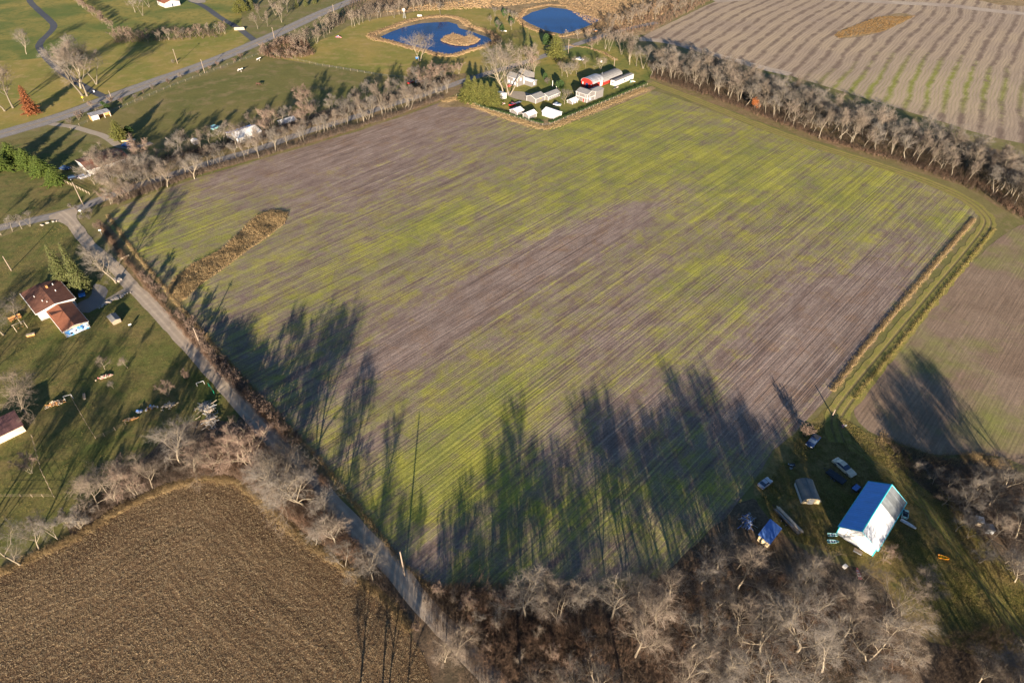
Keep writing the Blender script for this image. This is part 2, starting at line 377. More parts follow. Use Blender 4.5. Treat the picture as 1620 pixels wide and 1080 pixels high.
M['p_red'] = carpaint('red_car_paint', (.5, .03, .03)); M['p_navy'] = carpaint('navy_car_paint', (.012, .03, .09))
M['p_beige'] = carpaint('beige_car_paint', (.55, .48, .36)); M['p_blue'] = carpaint('blue_car_paint', (.05, .2, .5)); M['p_teal'] = carpaint('teal_boat_paint', (.25, .5, .48))
M['p_tan'] = carpaint('tan_truck_paint', (.5, .36, .2)); M['p_black'] = carpaint('black_car_paint', (.015, .016, .02))

# ------------------------------------------------------------------ ground sheets
def smooth_poly(P, step, jit, seed, closed=True):
    out = []; n = len(P); rng = range(n if closed else n - 1)
    for i in rng:
        a, b = P[i], P[(i + 1) % n]; L = (b - a).length; m = max(1, int(L / step))
        for j in range(m):
            p = a.lerp(b, j / m)
            if jit:
                q = Vector((p.x * .12 + seed * 7.3, p.y * .12, seed)); e = mnoise.noise_vector(q) * jit + mnoise.noise_vector(q * 4.1) * jit * .45
                p = Vector((p.x + e.x, p.y + e.y, 0))
            out.append(p)
    if not closed: out.append(P[-1].copy())
    return out
def chaikin(P, n=2, closed=True):
    for _ in range(n):
        Q = []; m = len(P)
        if closed:
            for i in range(m): a, b = P[i], P[(i + 1) % m]; Q += [a.lerp(b, .25), a.lerp(b, .75)]
        else:
            Q = [P[0]]
            for i in range(m - 1): a, b = P[i], P[i + 1]; Q += [a.lerp(b, .25), a.lerp(b, .75)]
            Q.append(P[-1])
        P = Q
    return P
def inside(p, P):
    c = False; n = len(P); x, y = p[0], p[1]
    for i in range(n):
        a, b = P[i], P[i - 1]
        if (a.y > y) != (b.y > y) and x < (b.x - a.x) * (y - a.y) / (b.y - a.y) + a.x: c = not c
    return c
SEED = [0]
def sheet(name, px, z, mat, jit=.5, step=2.0, grid=None, attrs=None, rounds=1, ground=False, kind='structure'):
    SEED[0] += 1
    P = [Vector(p).to_3d() if ground else G(*p) for p in px]
    for p in P: p.z = 0
    if rounds: P = chaikin(P, rounds)
    P = smooth_poly(P, step, jit, SEED[0])
    vs = [p.to_2d() for p in P]; n = len(vs)
    if grid:
        xs = [p.x for p in P]; ys = [p.y for p in P]
        y = min(ys) + grid / 2
        while y < max(ys):
            x = min(xs) + grid / 2
            while x < max(xs):
                if inside((x, y), P): vs.append(Vector((x + random.uniform(-.2, .2) * grid, y + random.uniform(-.2, .2) * grid)))
                x += grid
            y += grid
    r = delaunay_2d_cdt(vs, [], [list(range(n))], 1, 1e-5)
    me = bpy.data.meshes.new(name); me.from_pydata([(v.x, v.y, z) for v in r[0]], [], [tuple(f) for f in r[2]])
    bm = bmesh.new(); bm.from_mesh(me)
    bmesh.ops.recalc_face_normals(bm, faces=bm.faces)
    if bm.faces and sum(f.normal.z for f in bm.faces) < 0: bmesh.ops.reverse_faces(bm, faces=bm.faces)
    bm.to_mesh(me); bm.free()
    for an, fn in (attrs or {}).items():
        a = me.attributes.new(an, 'FLOAT', 'POINT'); a.data.foreach_set('value', [float(fn(v.co.x, v.co.y)) for v in me.vertices])
    o = link(name, me, None, mat); tag(o, kind=kind); return o, P
def ribbon(name, px, width, z, mat, ground=False, jit=.15, kind='structure', step=2.0, rounds=2):
    SEED[0] += 1
    P = [Vector(p).to_3d() if ground else G(*p) for p in px]; P = chaikin(P, rounds, False); P = smooth_poly(P, step, 0, 0, False)
    vs, fs, ac = [], [], []; cols = (-1, -.5, 0, .5, 1)
    for i, p in enumerate(P):
        d = (P[min(i + 1, len(P) - 1)] - P[max(i - 1, 0)]).normalized(); nrm = Vector((d.y, -d.x, 0))
        for c in cols:
            wj = width / 2 * c
            if abs(c) == 1: wj += mnoise.noise(Vector((p.x * .3, p.y * .3, SEED[0] + c * 5))) * jit * 2.2 * c
            q = p + nrm * wj; vs.append((q.x, q.y, z)); ac.append(c)
    k = len(cols)
    for i in range(len(P) - 1):
        for j in range(k - 1): fs.append((i * k + j, i * k + j + 1, (i + 1) * k + j + 1, (i + 1) * k + j))
    me = bpy.data.meshes.new(name); me.from_pydata(vs, [], fs)
    a = me.attributes.new('across', 'FLOAT', 'POINT'); a.data.foreach_set('value', ac)
    o = link(name, me, None, mat); tag(o, kind=kind); return o, P

# far-reaching base sheet (gentle, reaches the horizon)
sheet('ground', [(-6000, -800), (6000, -800), (6000, 9000), (-6000, 9000)], 0, M['base'], jit=0, step=1500, rounds=0, ground=True)

FIELD = [(163, 345), (200, 322), (260, 298), (335, 274), (420, 250), (520, 222), (620, 190), (700, 161), (728, 151), (765, 170), (858, 200), (870, 199), (940, 170), (1022, 139),
         (1090, 162), (1190, 200), (1300, 238), (1400, 268), (1470, 293), (1520, 317), (1548, 338), (1546, 350), (1490, 412), (1430, 482), (1370, 555), (1318, 622), (1280, 660),
         (1235, 700), (1198, 752), (1160, 805), (1100, 858), (1060, 905), (1000, 935), (930, 925), (850, 925), (760, 940), (700, 935), (645, 903), (590, 850), (555, 800), (505, 730), (445, 668), (392, 608), (345, 560), (305, 512), (272, 475), (240, 440), (212, 405), (185, 372)]
# where the wheat stands thick (+) or thin (-): photo spot, reach along rows, across rows (metres), amount
BL = [((300, 370), 40, 28, .30), ((215, 350), 18, 12, .1), ((480, 250), 60, 16, -.30), ((620, 215), 60, 14, -.45), ((560, 290), 60, 16, -.28), ((700, 170), 22, 10, -.3), ((660, 365), 34, 7, .35),
      ((760, 300), 30, 10, .05), ((900, 205), 30, 16, .30), ((1010, 170), 40, 18, .35), ((1000, 260), 70, 26, .42), ((1180, 270), 50, 22, .38), ((1350, 300), 40, 18, .36), ((1500, 350), 15, 10, .25),
      ((820, 420), 60, 9, -.36), ((1000, 345), 45, 8, -.34), ((690, 520), 40, 7, -.40), ((640, 565), 25, 6, -.25), ((930, 380), 30, 7, -.20), ((1080, 440), 22, 6, .42), ((1180, 400), 26, 8, .05), ((1330, 410), 26, 9, .20),
      ((1250, 480), 38, 12, -.32), ((1330, 520), 34, 9, -.45), ((1230, 600), 26, 9, -.40), ((1380, 440), 26, 10, -.2), ((1000, 480), 40, 8, -.12), ((900, 540), 40, 8, -.10), ((1180, 475), 14, 5, .3), ((1100, 530), 30, 6, .15),
      ((480, 480), 24, 10, .15), ((560, 620), 18, 12, .22), ((760, 640), 30, 12, .30), ((860, 600), 26, 8, .22), ((940, 560), 26, 6, -.2), ((680, 760), 18, 12, .30), ((800, 800), 18, 14, .25), ((600, 700), 8, 6, -.25),
      ((1010, 660), 16, 9, -.32), ((960, 800), 12, 9, .22), ((1100, 780), 12, 9, .12), ((1150, 680), 14, 7, .05), ((1200, 640), 16, 5, -.3), ((870, 720), 7, 10, -.22), ((430, 420), 22, 8, .05), ((680, 880), 14, 5, -.35), ((900, 900), 22, 4, -.1)]
hx, hy = heading(GRID).x, heading(GRID).y
BG = [(G(*c), a, b, s) for c, a, b, s in BL]
def cover(x, y):
    s = .44
    for c, a, b, k in BG:
        dx, dy = x - c.x, y - c.y; al = dx * hx + dy * hy; ac = dx * hy - dy * hx
        q = (al / a) ** 2 + (ac / b) ** 2
        if q < 9: s += k * math.exp(-q)
    return s
fo, FIELD_P = sheet('wheat_field', FIELD, .030, M['field'], jit=.7, grid=3.5, attrs={'cover': cover})

# top right stubble field in curving stripes
def stripe_phase(x, y):
    p = G(1300, 120); ang = 42 - max(0, min(1, (x - 60) / 260)) * 9
    d = heading(ang); return ((x - p.x) * d.y - (y - p.y) * d.x) / 8.6 + .55 * math.sin(((x - p.x) * d.x + (y - p.y) * d.y) / 55 + (x - p.x) / 160)
def stripe_green(x, y):
    s = 0
    for c, rr, k in (((1480, 110), 45, .75), ((1400, 150), 38, .7), ((1580, 150), 45, .6), ((1330, 135), 26, .5), ((1600, 60), 40, .3)):
        g = G(*c); s += k * math.exp(-((x - g.x) ** 2 + (y - g.y) ** 2) / rr ** 2)
    return s
sheet('stubble_field', [(1000, 66), (1040, 46), (1090, 22), (1150, -6), (1200, -40), (1900, -40), (1900, 300), (1640, 232), (1560, 215), (1480, 190), (1400, 165), (1300, 135), (1200, 105), (1110, 80), (1050, 66)], .024, M['stripes'], jit=.6, grid=6, attrs={'phase': stripe_phase, 'cover': stripe_green})
ribbon('headland', [(1012, 62), (1060, 66), (1120, 84), (1200, 106), (1250, 118)], 7, .030, ground_mat('headland_tracks', (.36, .30, .235), (.27, .21, .165), (.34, .28, .22), streak=(125, 1, 20, .25)))
ribbon('headland', [(1130, 2), (1230, -6), (1400, 4), (1500, 8), (1556, 16), (1640, 24)], 10, .030, bpy.data.materials['headland_tracks'])
sheet('dry_island', [(1318, 54), (1345, 42), (1388, 27), (1428, 20), (1448, 26), (1425, 38), (1395, 51), (1355, 60), (1325, 61)], .034, M['dry'], jit=.6)
sheet('dry_verge', [(1540, 6), (1700, 14), (1700, -30), (1500, -30)], .036, M['dry'], jit=.6)
# fallow field right of the lane
def rf(x, y): return 0
sheet('fallow_field', [(1578, 378), (1620, 352), (1760, 330), (1900, 700), (1760, 900), (1660, 760), (1600, 725), (1540, 718), (1480, 722), (1420, 700), (1380, 686), (1350, 662), (1350, 640), (1400, 575), (1470, 490), (1535, 415)], .022, M['rfield'], jit=.6)
# ploughed field bottom left
TILL = [(-140, 960), (0, 908), (60, 880), (130, 848), (200, 802), (260, 776), (320, 757), (380, 764), (425, 805), (475, 852), (520, 882), (570, 917), (620, 957), (652, 1000), (680, 1060), (720, 1180), (300, 1300), (-300, 1300)]
TB = np.array([[p.x, p.y] for p in chaikin([G(*p) for p in TILL[:16]], 2, False)]); TA, TD = TB[:-1], TB[1:] - TB[:-1]
def till_phase(x, y):                      # ploughing rounds follow the field's own edge
    q = np.array([x, y]) - TA; t = np.clip((q * TD).sum(1) / (TD ** 2).sum(1), 0, 1); return float(np.sqrt(((q - TD * t[:, None]) ** 2).sum(1)).min())
to, TILL_P = sheet('ploughed_field', TILL, .030, M['tilled'], jit=.5, grid=1.6, attrs={'phase': till_phase}, rounds=2)

# lawns, pasture, woodland floor
sheet('woodland_floor', [(560, 800), (640, 880), (700, 925), (900, 915), (1000, 920), (1060, 880), (1110, 850), (1180, 780), (1215, 800), (1240, 850), (1300, 890), (1380, 900), (1420, 960), (1480, 1000), (1540, 1010), (1700, 1100), (1900, 1300), (650, 1300), (700, 1100), (640, 980), (540, 860)], .012, M['litter'], jit=.9)
sheet('roadside_wood_floor', [(120, 860), (90, 800), (180, 760), (240, 700), (300, 640), (360, 640), (420, 680), (520, 800), (620, 905), (700, 1000), (640, 960), (560, 900), (470, 840), (400, 770), (330, 745), (240, 770), (180, 810)], .014, M['litter'], jit=.8)
sheet('barn_yard', [(1315, 640), (1345, 665), (1380, 700), (1430, 740), (1500, 800), (1560, 870), (1640, 960), (1640, 1060), (1540, 1040), (1440, 1000), (1400, 920), (1330, 880), (1240, 850), (1205, 810), (1190, 770), (1230, 710), (1280, 665)], .016, M['yard'], jit=.8)
sheet('right_thicket_floor', [(1370, 690), (1430, 705), (1490, 728), (1560, 722), (1640, 760), (1760, 860), (1760, 1000), (1660, 960), (1580, 880), (1500, 800), (1420, 735)], .018, M['litter'], jit=.9)
sheet('left_lawn', [(-60, 400), (60, 352), (112, 350), (150, 395), (200, 450), (262, 520), (330, 592), (400, 672), (300, 660), (240, 710), (180, 770), (90, 840), (0, 870), (-120, 900), (-260, 700), (-200, 450)], .020, M['lawn'], jit=.5)
sheet('corner_lawn', [(-200, 262), (0, 225), (60, 214), (120, 220), (180, 232), (160, 262), (140, 300), (130, 322), (60, 340), (0, 352), (-200, 420)], .020, M['lawn'], jit=.5)
sheet('golden_lawn', [(-300, 300), (0, 208), (90, 180), (170, 148), (250, 122), (330, 98), (400, 66), (380, 45), (300, 40), (120, 40), (0, 60), (-300, 120)], .018, M['lawn_gold'], jit=.6)
sheet('front_lawn', [(-260, 100), (-200, -30), (360, -30), (390, 40), (360, 56), (250, 62), (160, 60), (90, 90), (0, 98)], .022, M['lawn_green'], jit=.6)
sheet('pasture', [(112, 206), (190, 175), (270, 140), (360, 106), (420, 86), (470, 100), (600, 120), (640, 118), (610, 150), (500, 180), (400, 220), (280, 262), (200, 250), (170, 215)], .026, M['pasture'], jit=.6)
sheet('pond_meadow', [(420, 88), (520, 62), (560, 36), (640, 22), (720, 8), (820, 20), (900, 60), (860, 92), (800, 110), (720, 122), (640, 124), (560, 108), (470, 98)], .024, M['lawn_gold'], jit=.6)
sheet('prairie', [(560, 30), (600, -30), (1200, -30), (1130, -4), (1080, 24), (1030, 52), (990, 62), (950, 60), (900, 62), (860, 60), (800, 40), (760, 16), (690, 10), (620, 26)], .020, M['dry'], jit=.9)
sheet('farmyard_lawn', [(724, 146), (742, 128), (800, 100), (860, 88), (930, 66), (990, 62), (1035, 96), (1028, 132), (950, 163), (862, 194), (800, 174), (760, 160)], .036, M['lawn_green'], jit=.25)
sheet('driveway_gravel', [(800, 146), (822, 144), (846, 150), (852, 142), (846, 162), (820, 158), (802, 152)], .042, M['concrete'], jit=.15)
sheet('dry_rim', [(700, 158), (728, 150), (765, 171), (858, 199), (940, 169), (1028, 134), (1040, 142), (946, 178), (862, 208), (800, 190), (745, 168), (690, 172)], .034, M['dry'], jit=.9, rounds=1)
sheet('hedgerow_floor', [(150, 330), (230, 270), (300, 240), (420, 205), (520, 172), (640, 138), (730, 112), (745, 128), (726, 150), (620, 187), (520, 219), (420, 247), (330, 272), (250, 297), (180, 325)], .028, M['dry_dark'], jit=.8)
sheet('treeline_floor', [(1000, 84), (1060, 78), (1200, 122), (1330, 165), (1450, 200), (1560, 232), (1700, 270), (1760, 330), (1620, 345), (1580, 330), (1540, 300), (1440, 268), (1340, 238), (1240, 206), (1140, 168), (1040, 132), (1010, 110)], .026, M['dry_dark'], jit=.8)
sheet('dry_waterway', [(430, 331), (456, 336), (450, 354), (425, 374), (392, 396), (352, 426), (318, 450), (288, 478), (262, 462), (275, 440), (305, 418), (342, 400), (368, 380), (385, 360), (408, 342)], .040, M['dry'], jit=.7)
sheet('verge', [(150, 340), (185, 372), (212, 405), (240, 440), (272, 475), (305, 512), (345, 560), (392, 608), (445, 668), (505, 730), (545, 790), (520, 790), (440, 700), (380, 632), (300, 545), (230, 465), (190, 415), (160, 372)], .040, M['dry_dark'], jit=.4)
# ponds
def off(p, o, s): return [(o[0] + x / s, o[1] + y / s) for x, y in p]
POND1 = off([(790, 235), (850, 205), (930, 175), (1040, 150), (1150, 142), (1215, 140), (1270, 155), (1285, 180), (1340, 195), (1400, 215), (1470, 240), (1498, 262), (1440, 290), (1380, 303), (1320, 320), (1260, 340), (1190, 345), (1130, 332), (1080, 315), (1000, 297), (930, 278), (860, 257)], (405, 0), 4)
RIM1 = off([(710, 225), (830, 185), (930, 145), (1040, 118), (1160, 105), (1240, 108), (1310, 130), (1350, 165), (1430, 190), (1510, 225), (1525, 262), (1440, 300), (1360, 318), (1270, 352), (1190, 356), (1110, 340), (1050, 322), (960, 300), (850, 268), (760, 250)], (405, 0), 4)
ISL = off([(1165, 258), (1200, 232), (1260, 215), (1310, 238), (1360, 225), (1420, 255), (1390, 280), (1340, 295), (1260, 292), (1200, 278)], (405, 0), 4)
POND2 = [(825, 29), (841, 20), (869, 12), (896, 15), (922, 23), (951, 31), (931, 41), (910, 49), (888, 54), (861, 48), (838, 38)]
RIM2 = [(820, 30), (832, 15), (866, 8), (900, 10), (935, 20), (962, 32), (935, 46), (912, 53), (888, 58), (855, 51), (830, 41)]
sheet('pond_bank', RIM1, .040, M['dry'], jit=.4); sheet('pond_bank', RIM2, .040, M['dry'], jit=.4)
sheet('pond_water', POND1, .050, M['water'], jit=.5, rounds=0); sheet('pond_water', POND2, .050, M['water'], jit=.5, rounds=0)
sheet('pond_island', ISL, .30, M['dry'], jit=.3)
ib = sheet('island_bank', ISL, .12, M['dry'], jit=.3)

# roads
ROAD_TOP = [(-200, 272), (0, 213), (100, 184), (175, 155), (250, 127), (325, 102), (402, 70), (455, 46), (505, 22), (545, 6), (620, -24), (760, -70)]
ribbon('paved_road', ROAD_TOP, 10.5, .048, M['asphalt_old'])
def lines(px, offs, wid, z, mat, dash=None):
    P = chaikin([G(*p) for p in px], 2, False); P = smooth_poly(P, 2, 0, 0, False); mb = MB()
    for o_ in offs:
        for i in range(len(P) - 1):
            if dash and (i % dash[0]) >= dash[1]: continue
            d = (P[i + 1] - P[i]).normalized(); nr = Vector((d.y, -d.x, 0))
            a, b = P[i] + nr * o_, P[i + 1] + nr * o_; h = nr * wid / 2
            mb.add([(q.x, q.y, z) for q in (a - h, b - h, b + h, a + h)], [(0, 1, 2, 3)])
    o = mb.build('road_markings', mat); tag(o, kind='structure')
M['mark_y'] = plain('worn_yellow_line', (.42, .30, .10), .8, var=.3); M['mark_w'] = plain('worn_white_line', (.42, .40, .37), .8, var=.3)
lines(ROAD_TOP, (-.22, .22), .16, .054, M['mark_y']); lines(ROAD_TOP, (-3.7, 3.7), .14, .054, M['mark_w'])
HEDGE_ROAD = [(-120, 392), (0, 360), (60, 347), (100, 338), (135, 326), (190, 303), (250, 284), (330, 258), (417, 234), (475, 211), (545, 191), (595, 173), (655, 155), (712, 136), (735, 127), (800, 108), (853, 92), (898, 75), (965, 53), (993, 45), (1040, 36)]
ribbon('back_road', HEDGE_ROAD, 5.2, .044, M['asphalt_old'])
GRAVEL = [(96, 336), (112, 348), (132, 377), (155, 402), (183, 422), (203, 449), (228, 470), (255, 500), (295, 543), (327, 578), (360, 615), (400, 660), (440, 704), (500, 768), (563, 838), (624, 898), (667, 954), (726, 1015), (771, 1065), (830, 1130), (900, 1210)]
ribbon('gravel_road', GRAVEL, 4.1, .052, M['gravel'], jit=.2)
sheet('road_junction', [(70, 344), (100, 333), (125, 330), (120, 344), (128, 366), (112, 362), (98, 352)], .050, M['gravel'], jit=.2)
ribbon('asphalt_driveway', [(40, -20), (46, 2), (60, 16), (80, 33), (87, 42), (78, 53), (62, 68), (62, 78), (90, 110), (140, 142), (164, 153)], 4.2, .044, M['asphalt'])
ribbon('asphalt_driveway', [(300, 1), (322, 9), (350, 30), (375, 43), (392, 56), (404, 66)], 4.2, .044, M['asphalt'])
sheet('concrete_apron', [(288, -6), (312, -6), (330, 4), (306, 6)], .046, M['concrete'], jit=.1)
ribbon('concrete_drive', [(80, 196), (96, 198), (118, 201), (140, 208), (162, 214), (176, 222), (188, 232), (215, 234), (240, 226)], 3.4, .046, M['concrete'])
ribbon('house_drive', [(203, 458), (186, 466), (168, 478), (150, 486), (130, 490)], 2.6, .046, M['concrete'])
sheet('parking_apron', [(147, 452), (152, 448), (172, 456), (168, 470), (158, 485), (135, 498), (120, 484), (125, 478), (145, 470)], .048, M['asphalt_old'], jit=.15)
LANE = [(1028, 131), (1110, 161), (1200, 199), (1300, 234), (1400, 264), (1478, 291), (1536, 318), (1562, 343), (1564, 358), (1532, 400), (1462, 483), (1402, 557), (1338, 635), (1318, 668), (1330, 700)]
ribbon('grass_lane', LANE, 5.2, .046, M['lane'], jit=.5)
ribbon('grass_track', [(1330, 690), (1390, 735), (1440, 775), (1480, 820), (1530, 890), (1600, 980), (1680, 1080)], 2.4, .038, M['lane'], jit=.4)

# ------------------------------------------------------------------ stems, grass, brush ("stuff" nobody could count)
RNG = np.random.default_rng(7)
def spikes(S, E, r):
    """thin three-sided spikes from S to E (n,3) with base radius r"""
    n = len(S); d = E - S; L = np.linalg.norm(d, axis=1, keepdims=True) + 1e-9; d = d / L
    ref = np.where(np.abs(d[:, 2:3]) < .9, [[0, 0, 1.]], [[1., 0, 0]]); a = np.cross(d, ref); a /= np.linalg.norm(a, axis=1, keepdims=True) + 1e-9; b = np.cross(d, a)
    r = np.broadcast_to(np.asarray(r).reshape(-1, 1), (n, 1))
    V = np.stack([S + a * r, S + (-.5 * a + .866 * b) * r, S + (-.5 * a - .866 * b) * r, E], axis=1).reshape(-1, 3)
    i = np.arange(n)[:, None] * 4; F = np.stack([i + [0, 1, 3], i + [1, 2, 3], i + [2, 0, 3]], axis=1).reshape(-1, 3)
    return V, F
def pts_in(P, n):
    xs = [p.x for p in P]; ys = [p.y for p in P]; out = []
    A = np.array([[p.x, p.y] for p in P]); B = np.roll(A, 1, axis=0)
    while len(out) < n:
        Q = RNG.uniform((min(xs), min(ys)), (max(xs), max(ys)), (max(2000, n), 2)); c = np.zeros(len(Q), bool)
        for a, b in zip(A, B):
            if a[1] == b[1]: continue
            c ^= ((a[1] > Q[:, 1]) != (b[1] > Q[:, 1])) & (Q[:, 0] < (b[0] - a[0]) * (Q[:, 1] - a[1]) / (b[1] - a[1]) + a[0])
        out += list(Q[c])
        if not c.any(): break
    return np.array(out[:n])
def pts_along(px, n, wid, ground=False):
    P = [Vector(p).to_3d() if ground else G(*p) for p in px]; L = [0]
    for a, b in zip(P, P[1:]): L.append(L[-1] + (b - a).length)
    t = RNG.uniform(0, L[-1], n); out = []
    for s in t:
        i = max(j for j in range(len(P) - 1) if L[j] <= s); f = (s - L[i]) / max(1e-6, L[i + 1] - L[i]); p = P[i].lerp(P[i + 1], f)
        d = (P[i + 1] - P[i]).normalized(); o_ = RNG.normal() * wid / 2.5; out.append((p.x + d.y * o_, p.y - d.x * o_))
    return np.array(out)
def tufts(name, Q, m, h, spread, rad, mat, z=.02, foot=.25, hv=.35, clump=0.0):
    """m leaning stems at each spot of Q, one stuff object"""
    n = len(Q); Q = np.repeat(Q, m, axis=0); hh = h * np.repeat(RNG.uniform(1 - hv, 1 + hv, n), m) * RNG.uniform(.55, 1.1, n * m)
    if clump:
        cl = np.array([mnoise.noise(Vector((q[0] * .15, q[1] * .15, 3.1))) for q in Q[::m]]); hh *= np.repeat(np.clip(1 + cl * clump, .25, 2), m)
    a = RNG.uniform(0, 2 * np.pi, n * m); rr = foot * np.sqrt(RNG.uniform(0, 1, n * m)); tl = spread * hh * RNG.uniform(.2, 1, n * m)
    S = np.stack([Q[:, 0] + rr * np.cos(a), Q[:, 1] + rr * np.sin(a), np.full(n * m, z)], 1); b = a + RNG.normal(0, .6, n * m)
    E_ = S + np.stack([tl * np.cos(b), tl * np.sin(b), hh], 1)
    V, F = spikes(S, E_, rad); o = link(name, mesh_np(name, V, F), None, mat); return tag(o, kind='stuff')
def twiggy(name, Q, h, spread, mat, stems=5, side=5, rad=.022, z=.02, clump=.6):
    """leafless brush: stems with side shoots, one stuff object"""
    n = len(Q); S0 = np.repeat(Q, stems, axis=0); k = n * stems
    hh = h * np.repeat(RNG.uniform(.6, 1.35, n), stems) * RNG.uniform(.7, 1.1, k)
    cl = np.array([mnoise.noise(Vector((q[0] * .1, q[1] * .1, 9.7))) for q in Q]); hh *= np.repeat(np.clip(1 + cl * clump, .35, 1.8), stems)
    a = RNG.uniform(0, 2 * np.pi, k); tl = spread * hh * RNG.uniform(.1, 1, k)
    S = np.stack([S0[:, 0] + .2 * np.cos(a), S0[:, 1] + .2 * np.sin(a), np.full(k, z)], 1); E_ = S + np.stack([tl * np.cos(a), tl * np.sin(a), hh], 1)
    V, F = spikes(S, E_, rad * 1.3)
    t = RNG.uniform(.3, .95, (k, side)); A = np.repeat(S, side, 0); D = np.repeat(E_ - S, side, 0); t = t.reshape(-1, 1); S2 = A + D * t
    b = RNG.uniform(0, 2 * np.pi, k * side); l2 = np.repeat(hh, side) * .42 * (1.15 - t[:, 0])
    E2 = S2 + np.stack([np.cos(b) * l2, np.sin(b) * l2, l2 * RNG.uniform(.3, 1.2, k * side)], 1)
    V2, F2 = spikes(S2, E2, rad * .8); V = np.concatenate([V, V2]); F = np.concatenate([F, F2 + 4 * k])
    o = link(name, mesh_np(name, V, F), None, mat); return tag(o, kind='stuff')

# ------------------------------------------------------------------ tree builders
def tube_np(segs, n):
    """segs: list of (pts(k,3), radii(k)) -> verts, quads"""
    V, F, base = [], [], 0
    for P, r in segs:
        P = np.asarray(P); k = len(P); d = np.gradient(P, axis=0); d /= np.linalg.norm(d, axis=1, keepdims=True) + 1e-9
        ref = np.array([0, 0, 1.]) if abs(d[0, 2]) < .9 else np.array([1., 0, 0]); a = np.cross(d, ref); a /= np.linalg.norm(a, axis=1, keepdims=True) + 1e-9; b = np.cross(d, a)
        t = np.arange(n) * 2 * np.pi / n; ring = a[:, None] * np.cos(t)[None, :, None] + b[:, None] * np.sin(t)[None, :, None]
        V.append((P[:, None] + ring * np.asarray(r)[:, None, None]).reshape(-1, 3))
        i = np.arange(k - 1)[:, None] * n; j = np.arange(n)[None]; j2 = (j + 1) % n
        F.append(np.stack([base + i + j, base + i + j2, base + i + n + j2, base + i + n + j], -1).reshape(-1, 4)); base += k * n
    return np.concatenate(V), np.concatenate(F)
def bare_tree(seed, H=12, stems=1, first=.3, nl=8, spread=.55, up=.35, twm='twig', bark='bark', n2=6, n3=6, n4=7, n5=4, crooked=.16, wide=.42, trad=None, twr=.0095):
    rg = np.random.default_rng(seed); big, mid = [], []; L3 = []
    def unit(v): return v / (np.linalg.norm(v) + 1e-9)
    def line(p, d, L, r0, r1, k, wob, tro):
        P = [np.array(p, float)]; d = unit(np.array(d, float)); st = L / (k - 1); Ds = [d]
        for _ in range(k - 1):
            d = unit(d + rg.normal(0, wob, 3) + np.array([0, 0, tro])); P.append(P[-1] + d * st); Ds.append(d)
        return np.array(P), np.linspace(r0, r1, k), Ds
    def side(d, ang):
        a = rg.normal(0, 1, 3); a = unit(a - d * a.dot(d)); return unit(d * math.cos(ang) + a * math.sin(ang))
    R0 = trad or H * .0165
    for s in range(stems):
        a0 = 2 * math.pi * s / stems + rg.uniform(-.5, .5); tilt = 0.04 if stems == 1 else rg.uniform(.18, .42)
        d0 = (math.cos(a0) * tilt, math.sin(a0) * tilt, 1); rad = R0 / stems ** .45
        P, r, D = line((math.cos(a0) * .15 * (stems > 1), math.sin(a0) * .15 * (stems > 1), -.1), d0, H * .86 * rg.uniform(.9, 1.05), rad, rad * .16, 9, .06 + crooked * .3, .05); r[0] *= 1.35
        big.append((P, r))
        nn = max(3, int(nl / stems ** .7))
        for i in range(nn):
            t = first + (1 - first) * (i + rg.uniform(.1, .9)) / nn; j = t * 8; j0 = min(7, int(j)); p = P[j0] + (P[j0 + 1] - P[j0]) * (j - j0); rr = np.interp(j, range(9), r)
            ln = H * wide * (1.12 - .62 * (t - first) / (1 - first)) * rg.uniform(.75, 1.2); ang = rg.uniform(.6, 1.0) * spread * 1.75
            az = 2.4 * i + rg.uniform(-.5, .5); dd = unit(np.array([math.cos(az) * math.sin(ang), math.sin(az) * math.sin(ang), math.cos(ang)]) + np.array(D[j0]) * .2)
            P1, r1, D1 = line(p, dd, ln, rr * .66, rr * .2, 7, crooked, up * .22); (big).append((P1, r1))
            for q in range(n2):
                t1 = rg.uniform(.22, 1); j = t1 * 6; j1 = min(5, int(j)); p1 = P1[j1] + (P1[j1 + 1] - P1[j1]) * (j - j1); rr1 = np.interp(j, range(7), r1)
                P2, r2, D2 = line(p1, side(D1[j1], rg.uniform(.4, .95)), ln * .52 * (1.25 - .5 * t1) * rg.uniform(.7, 1.2), max(rr1 * .62, .03), .016, 5, crooked * 1.1, up * .22); mid.append((P2, r2))
                for u in range(n3):
                    t2 = rg.uniform(.15, 1); j = t2 * 4; j2 = min(3, int(j)); p2 = P2[j2] + (P2[j2 + 1] - P2[j2]) * (j - j2)
                    L3.append((p2, side(D2[j2], rg.uniform(.35, .95)), ln * .30 * (1.25 - .5 * t2) * rg.uniform(.6, 1.25)))
    Vb, Fb = tube_np(big, 6); Vm, Fm = tube_np(mid, 4)
    trunk = mesh_np('trunk', np.concatenate([Vb, Vm]), np.concatenate([Fb, Fm + len(Vb)]), True)
    S = np.array([x[0] for x in L3]); D = np.array([x[1] for x in L3]); L = np.array([x[2] for x in L3])
    def kids(S, D, L, n, f, ang):
        S1 = np.repeat(S, n, 0); D1 = np.repeat(D, n, 0); L1 = np.repeat(L, n)[:, None]; t = rg.uniform(.15, 1, (len(S1), 1)); a = rg.normal(0, 1, D1.shape); a -= D1 * (a * D1).sum(1, keepdims=True); a /= np.linalg.norm(a, axis=1, keepdims=True)
        an = rg.uniform(.35, ang, (len(S1), 1)); D2 = D1 * np.cos(an) + a * np.sin(an) + np.array([0, 0, .12]); D2 /= np.linalg.norm(D2, axis=1, keepdims=True)
        return S1 + D1 * L1 * t, D2, (L1 * f * rg.uniform(.6, 1.2, L1.shape))[:, 0]
    V, F = spikes(S, S + D * L[:, None], twr * 1.7); tot = [V]; tf = [F]; c = len(V)
